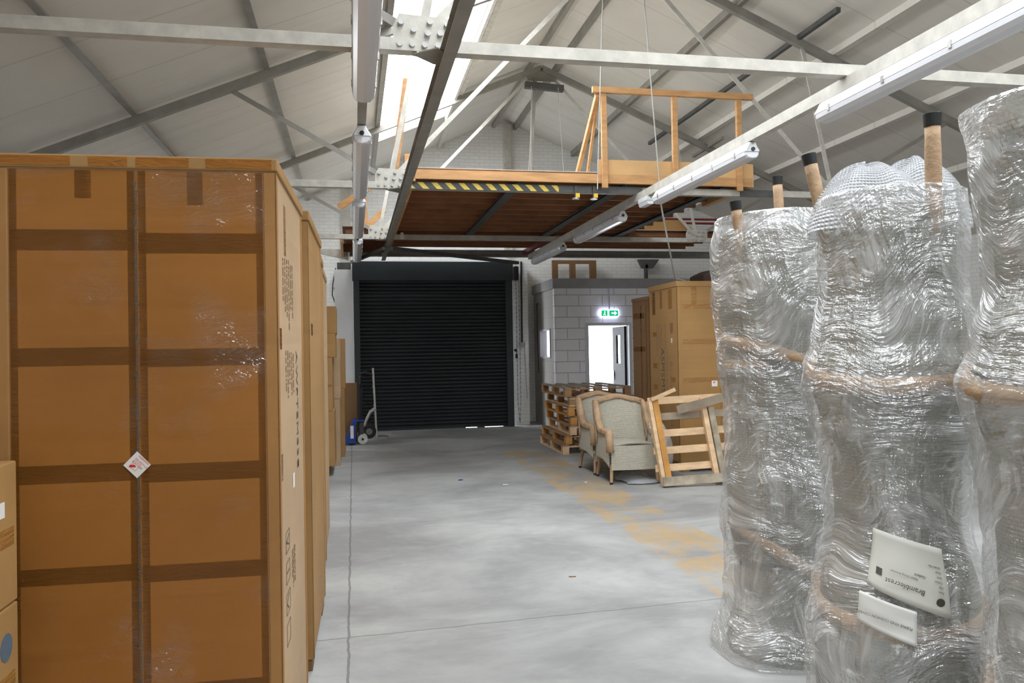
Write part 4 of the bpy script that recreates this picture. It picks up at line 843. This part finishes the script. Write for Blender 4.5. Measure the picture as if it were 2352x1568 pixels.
# ------------------------------------------------------------------ film wrapped chair stacks
def prof_r(tab, z):
    if z <= tab[0][0]: return tab[0][1]
    for (a, ra), (b, rb) in zip(tab, tab[1:]):
        if z <= b:
            u = (z - a) / (b - a); u = u * u * (3 - 2 * u); return ra + (rb - ra) * u
    return tab[-1][1]
def wrapped(label, C, tab, ztop, rims, legs, seed, hump=None, labels=None, tilt=(0, 0), top_close=.6, tail=None):
    cx, cy = C; t = thing('wrapped_chair_stack', label, 'wrapped chairs', (cx, cy, 0), 'film-wrapped chair stacks')
    NU, NV = 112, 170
    def film_fn(u, v):
        a = 2 * math.pi * u; z = ztop * min(1, v / .93); r = prof_r(tab, z)
        if v > .93:
            k = (v - .93) / .07; r *= 1 - k * (1 - top_close * .15); z = ztop + .03 * math.sin(k * math.pi / 2)
        q = Vector((math.cos(a), math.sin(a), 0))
        pn = Vector((math.cos(a) * 2.2, math.sin(a) * 2.2, z * 2.4 + seed))
        r *= 1 + .055 * noise.noise(pn)
        sk = z + .18 * math.sin(a + seed) ;  fold = noise.noise(Vector((math.cos(a) * 1.4, math.sin(a) * 1.4, sk * 15 + seed * 3)))
        fold2 = noise.noise(Vector((math.cos(a) * 9, math.sin(a) * 9, z * 3.5 + seed)))
        r += .010 + .007 * fold + .008 * fold2 - .010 * abs(noise.noise(Vector((math.cos(a) * 4, math.sin(a) * 4, z * 7 + seed * 2))))
        ex = tail(a, z) if tail else 0
        tx = tilt[0] * z; ty = tilt[1] * z
        return Vector((cx + tx, cy + ty, max(.004, z))) + q * (r + ex)
    m = MB(); m.grid(film_fn, NU, NV, uvfn=lambda u, v: (u * 2.1, v * ztop)); m.build('stretch_film', film, t, smooth=True)
    # rattan shells inside: inverted tub chairs, one above the other
    zs = [r[0] for r in rims]
    tops = [ztop - .07] + [r[0] - .16 for r in rims]
    spans = []
    hi = ztop - .08
    for z0, amp, ph in rims: spans.append((z0, hi)); hi = z0 - .05
    spans.append((.0, hi))
    for k, (za, zb) in enumerate(spans):
        def sh(u, v, za=za, zb=zb):
            a = 2 * math.pi * u; z = za + (zb - za) * min(1, v / .9); r = prof_r(tab, z) - .028
            if v > .9: r *= 1 - (v - .9) / .1 * .97
            r *= 1 + .015 * math.cos(4 * a)
            return Vector((cx + tilt[0] * z + r * math.cos(a), cy + tilt[1] * z + r * math.sin(a), z))
        m = MB(); m.grid(sh, 64, 30, uvfn=lambda u, v, za=za, zb=zb: (u * 2.0, za + (zb - za) * v)); m.build('woven_chair_shell', wicker_d, t, smooth=True)
    for z0, amp, ph in rims:
        pts = []
        for i in range(72):
            a = 2 * math.pi * i / 72; z = z0 + amp * math.cos(a - ph); r = prof_r(tab, z0) - .030
            pts.append((cx + tilt[0] * z + r * math.cos(a), cy + tilt[1] * z + r * math.sin(a), z))
        m = MB().tube(pts, lambda i: .035 + .007 * noise.noise(Vector((i * .9, seed, 0))), 10, True); m.build('paper_rim', brown_paper, t, smooth=True)
    for p0, p1, r in legs:
        p0, p1 = Vector(p0), Vector(p1); d = (p1 - p0).normalized()
        n = 8; pts = [p0.lerp(p1, i / n) for i in range(n + 1)]
        l = MB().tube(pts, lambda i: r * (1 + .10 * noise.noise(Vector((i * 1.3, seed, p0.x * 9)))), 14).build('chair_leg', brown_paper, t, smooth=True)
        MB().cyl(p1 - d * .005, p1 + d * .045, r * 1.06, r * 1.16, 20).build('leg_cap', black, l, bevel=.003)
    for hz0, hz1, hr, ox, oy, sd in (hump or ()):
        def hf(u, v):
            a = 2 * math.pi * u; k = math.sin(v * math.pi / 2); r = hr * math.cos(v * math.pi / 2) ** .75
            r *= 1 + .30 * noise.noise(Vector((math.cos(a) * 1.3 + sd, math.sin(a) * 1.3, v)))
            return Vector((cx + ox + r * math.cos(a), cy + oy + r * math.sin(a), hz0 + (hz1 - hz0) * k * (1 + .22 * noise.noise(Vector((math.cos(a) * 1.5, math.sin(a) * 1.5, sd))))))
        m = MB(); m.grid(hf, 48, 18, uvfn=lambda u, v: (u * 2 * math.pi * hr, v * .4)); m.build('bubble_wrap', bubble, t, smooth=True)
    return t
def to_tab(rows, C):
    """left silhouette slope X/Y by height -> radius about the stack's axis"""
    return sorted((z, (C[0] - s * C[1]) / math.sqrt(1 + s * s)) for z, s in rows)
CA = (2.24, 3.85)
tabA = [(0, .335), (.06, .345), (.26, .30), (.52, .298), (.70, .325), (.89, .325), (1.13, .298), (1.30, .30), (1.48, .325), (1.64, .327), (1.82, .352), (2.10, .345), (2.31, .318)]
CB = (2.15, 2.85)
tabB = [(0, .34), (.30, .35), (.44, .352), (.60, .325), (.90, .262), (1.10, .268), (1.30, .312), (1.42, .338), (1.50, .332), (1.62, .30), (1.85, .268), (2.05, .27), (2.22, .262)]
CC = (2.275, 2.10)
tabC = [(0, 0.34), (0.54, 0.296), (0.735, 0.282), (0.902, 0.285), (1.061, 0.294), (1.237, 0.308), (1.368, 0.338), (1.47, 0.354), (1.6, 0.319), (1.786, 0.269), (1.907, 0.274), (2.223, 0.298), (2.344, 0.324)]
wrapped('film-wrapped stack of rattan chairs farthest from the camera, two capped legs poking up', CA, tabA, 2.28, [(1.53, .10, R(165)), (.50, .17, R(165))],
        [((1.975, 3.74, 2.0), (1.935, 3.735, 2.30), .026), ((2.355, 4.02, 2.05), (2.335, 4.02, 2.50), .026)], 1.3, [(2.14, 2.31, .25, .12, .05, 2.)],
        tail=lambda a, z: .07 * max(0, 1 - z / .75) * max(0, math.cos(a - R(200))) ** 2)
SB = wrapped('film-wrapped stack of rattan chairs in the middle, carrying two paper labels', CB, tabB, 2.20, [(1.49, .05, R(50)), (.56, .04, R(60))],
        [((2.03, 3.08, 2.0), (1.96, 3.10, 2.385), .027), ((2.17, 2.62, 2.0), (2.155, 2.60, 2.42), .029)], 4.1, [(2.06, 2.34, .25, -.03, .10, 5.), (2.08, 2.37, .20, .20, .12, 8.)])
wrapped('film-wrapped stack of rattan chairs nearest the camera, cut by the right edge of the photo', CC, tabC, 2.36, [(1.50, .07, R(20)), (.50, .06, R(20))], [], 7.7, top_close=1.)
# delivery labels on the middle stack, curved to its surface
def curved_sheet(quad, lift, nx=14, ny=10):
    """quad = 4 (angle deg, z) corners TL,TR,BR,BL about CB"""
    def fn(u, v):
        (a0, z0), (a1, z1), (a2, z2), (a3, z3) = quad
        a = (a0 * (1 - u) + a1 * u) * (1 - v) + (a3 * (1 - u) + a2 * u) * v; z = (z0 * (1 - u) + z1 * u) * (1 - v) + (z3 * (1 - u) + z2 * u) * v
        r = prof_r(tabB, z) + .018 + lift + .004 * noise.noise(Vector((u * 3, v * 3, lift * 90)))
        return Vector((CB[0] + r * math.cos(R(a)), CB[1] + r * math.sin(R(a)), z))
    return fn
q1 = [(217, .905), (263, .84), (262, .60), (215, .70)]; q2 = [(211, .675), (243, .625), (242, .505), (210, .565)]
for q, nm, mt in ((q1, 'delivery_note', cream_p), (q2, 'care_note', white_p)):
    m = MB(); f = curved_sheet(q, .010 if q is q1 else .012); m.grid(f, 14, 10); o = m.build(nm, mt, SB, smooth=True, solid=.001)
    def put(s, u, v, size, mat=ink, sp=1.):
        f2 = curved_sheet(q, .013 if q is q1 else .015); p = f2(u, v); dx = (f2(u - .02, v) - p).normalized(); dy = (f2(u, v + .02) - p); dy = (dy - dx * dy.dot(dx)).normalized()
        text_mesh('note_print', s, size, mat, o, basis(p, dx, dy), .0002, 'LEFT', sp)
    if q is q1:
        put('Bramblecrest', .70, .74, .026); put('Oxford', .72, .50, .013); put('Rattan Dining Armchair', .62, .57, .010)
        for i, s in enumerate(('Order No', 'Date', 'Item', 'Colour', 'Qty', 'Pack')): put(s, .93, .30 + .07 * i, .010)
        f2 = curved_sheet(q, .0125); c = f2(.88, .80); nrm = (c - Vector((CB[0], CB[1], c.z))).normalized(); MB().cyl(c - nrm * .001, c + nrm * .001, .015, n=20).build('note_print', ink, o)
        m = MB()
        for i in range(9): a = f2(.10 + .009 * i, .62); b = f2(.10 + .009 * i, .74); m.bar(a, b, .0016, .001)
        m.build('note_print', ink, o)
    else: put('PLEASE FIND CUSHION COVERS', .93, .55, .0135)
f = curved_sheet(q1, .01)
SA = bpy.data.objects['wrapped_chair_stack']
d = Vector((CA[0] - 2.0, CA[1] - 3.6, 0)).normalized(); side = Vector((d.y, -d.x, 0)); c0 = Vector((CA[0], CA[1], .945)) - d * .352 - side * .02
upv = (Vector((0, 0, 1)) - side * .35).normalized(); acr = upv.cross(d).normalized()
nt_ = MB().bar(c0 - upv * .028, c0 + upv * .028, .032, .0015, d).build('number_tag', white_p, SA)
text_mesh('tag_number', '51137', .019, ink, nt_, basis(c0 - d * .0014, upv, d.cross(upv) * 1), .0002, 'CENTER')
# sheet of film pulled between the two legs of the far stack
m = MB(); m.grid(lambda u, v: Vector((1.93 + .41 * u, 3.735 + .28 * u, (2.30 - .03 * math.sin(math.pi * u)) * v + 2.12 * (1 - v))) + Vector((.02, -.03, 0)) * noise.noise(Vector((u * 7, v * 4, 3.3))) * (1.2 - v), 26, 12, uvfn=lambda u, v: (u * .45, v * .2)); m.build('film_sheet', film_bag, SA, smooth=True)

# ------------------------------------------------------------------ pallet truck and sack truck
t = thing('pallet_truck', 'blue hand pallet truck with white steering wheels beside the far cartons', 'pallet truck', (.0, 14.1, 0))
for y in (14.03, 14.45): MB().box(-1.15, -.10, y, y + .15, .06, .11).build('fork', blue, t, bevel=.01)
m = MB().prism([(-.16, 14.02, .03), (.02, 14.02, .03), (.03, 14.02, .42), (-.03, 14.02, .42)], (0, .58, 0)); m.build('frame', blue, t, bevel=.008)
MB().box(-.02, .17, 14.2, 14.42, .39, .415).build('top_plate', blue, t, bevel=.004)
MB().box(-.07, -.015, 14.013, 14.02, .12, .34).build('maker_plate', white_p, t)
for y in (14.15, 14.36):
    w = MB().cyl((.14, y, .085), (.14, y + .06, .085), .085, n=28).build('steer_wheel', M('white_nylon', (.72, .72, .68), .4), t); MB().cyl((.14, y - .004, .085), (.14, y + .064, .085), .022, n=14).build('hub', black, w)
MB().cyl((.11, 14.3, .09), (.11, 14.3, .40), .05).build('pump', steel_dk, t)
MB().tube([(.10, 14.3, .38), (.12, 14.3, .8), (.11, 14.3, 1.0)], .035).build('handle_shaft', black, t)
MB().tube([(.11, 14.3, .95), (.11, 14.2, 1.05), (.115, 14.2, 1.17), (.12, 14.3, 1.19), (.115, 14.4, 1.17), (.11, 14.4, 1.05)], .016, closed=True).build('handle_loop', black, t)
t = thing('sack_truck', 'worn silver sack truck with black tyres leaning by the shutter', 'sack truck', (.35, 15.3, 0))
for y in (15.12, 15.42): MB().bar((.41, y, .01), (.36, y, 1.31), .03, .05).build('side_rail', silver, t)
for z in (.25, .6, .95): MB().bar((.40 - .04 * z, 15.12, z), (.40 - .04 * z, 15.42, z), .025, .025).build('cross_bar', silver, t)
MB().box(.40, .62, 15.10, 15.44, 0, .012).build('toe_plate', silver, t)
for y in (15.06, 15.46):
    w = MB().cyl((.27, y - .03, .13), (.27, y + .03, .13), .13, n=28).build('wheel', rubber, t, bevel=.01); MB().cyl((.27, y - .034, .13), (.27, y + .034, .13), .06, n=20).build('hub', M('grey_hub', (.22, .22, .21), .4), w)
    MB().tube([(.40, y, .55), (.30, y, .48), (.22, y, .32), (.19, y, .22)], .018).build('fender', silver, t)
MB().tube([(.37, 15.12, 1.18), (.22, 15.16, 1.24), (.10, 15.2, 1.20), (.10, 15.34, 1.20), (.22, 15.38, 1.24), (.37, 15.42, 1.18)], .018).build('hand_grip', black, t)

# ------------------------------------------------------------------ scraps on the floor
tag(MB().prism([(1.25, 9.74, .001), (1.31, 9.76, .001), (1.305, 9.80, .001), (1.255, 9.785, .001)], (0, 0, .006)).build('blue_scrap', blue, origin=(1.28, 9.77, 0)), 'tiny blue plastic scrap on the open concrete floor', 'scrap')
tag(MB().prism([(1.72, 9.27, .001), (1.78, 9.26, .001), (1.79, 9.30, .001), (1.73, 9.31, .001)], (0, 0, .003)).build('paper_scrap', white_p, origin=(1.75, 9.28, 0)), 'tiny white paper scrap on the open concrete floor', 'scrap')
tag(MB().bar((1.46, 5.39, .004), (1.51, 5.38, .004), .006, .006).build('wood_splinter', pal_mid, origin=(1.48, 5.38, 0)), 'small brown wood splinter on the floor in the foreground', 'splinter')
tag(MB().box(2.70, 2.725, 9.15, 9.17, 0, .006).build('paper_scrap', white_p, origin=(2.71, 9.16, 0)), 'tiny white scrap on the floor in front of the wicker chairs', 'scrap')
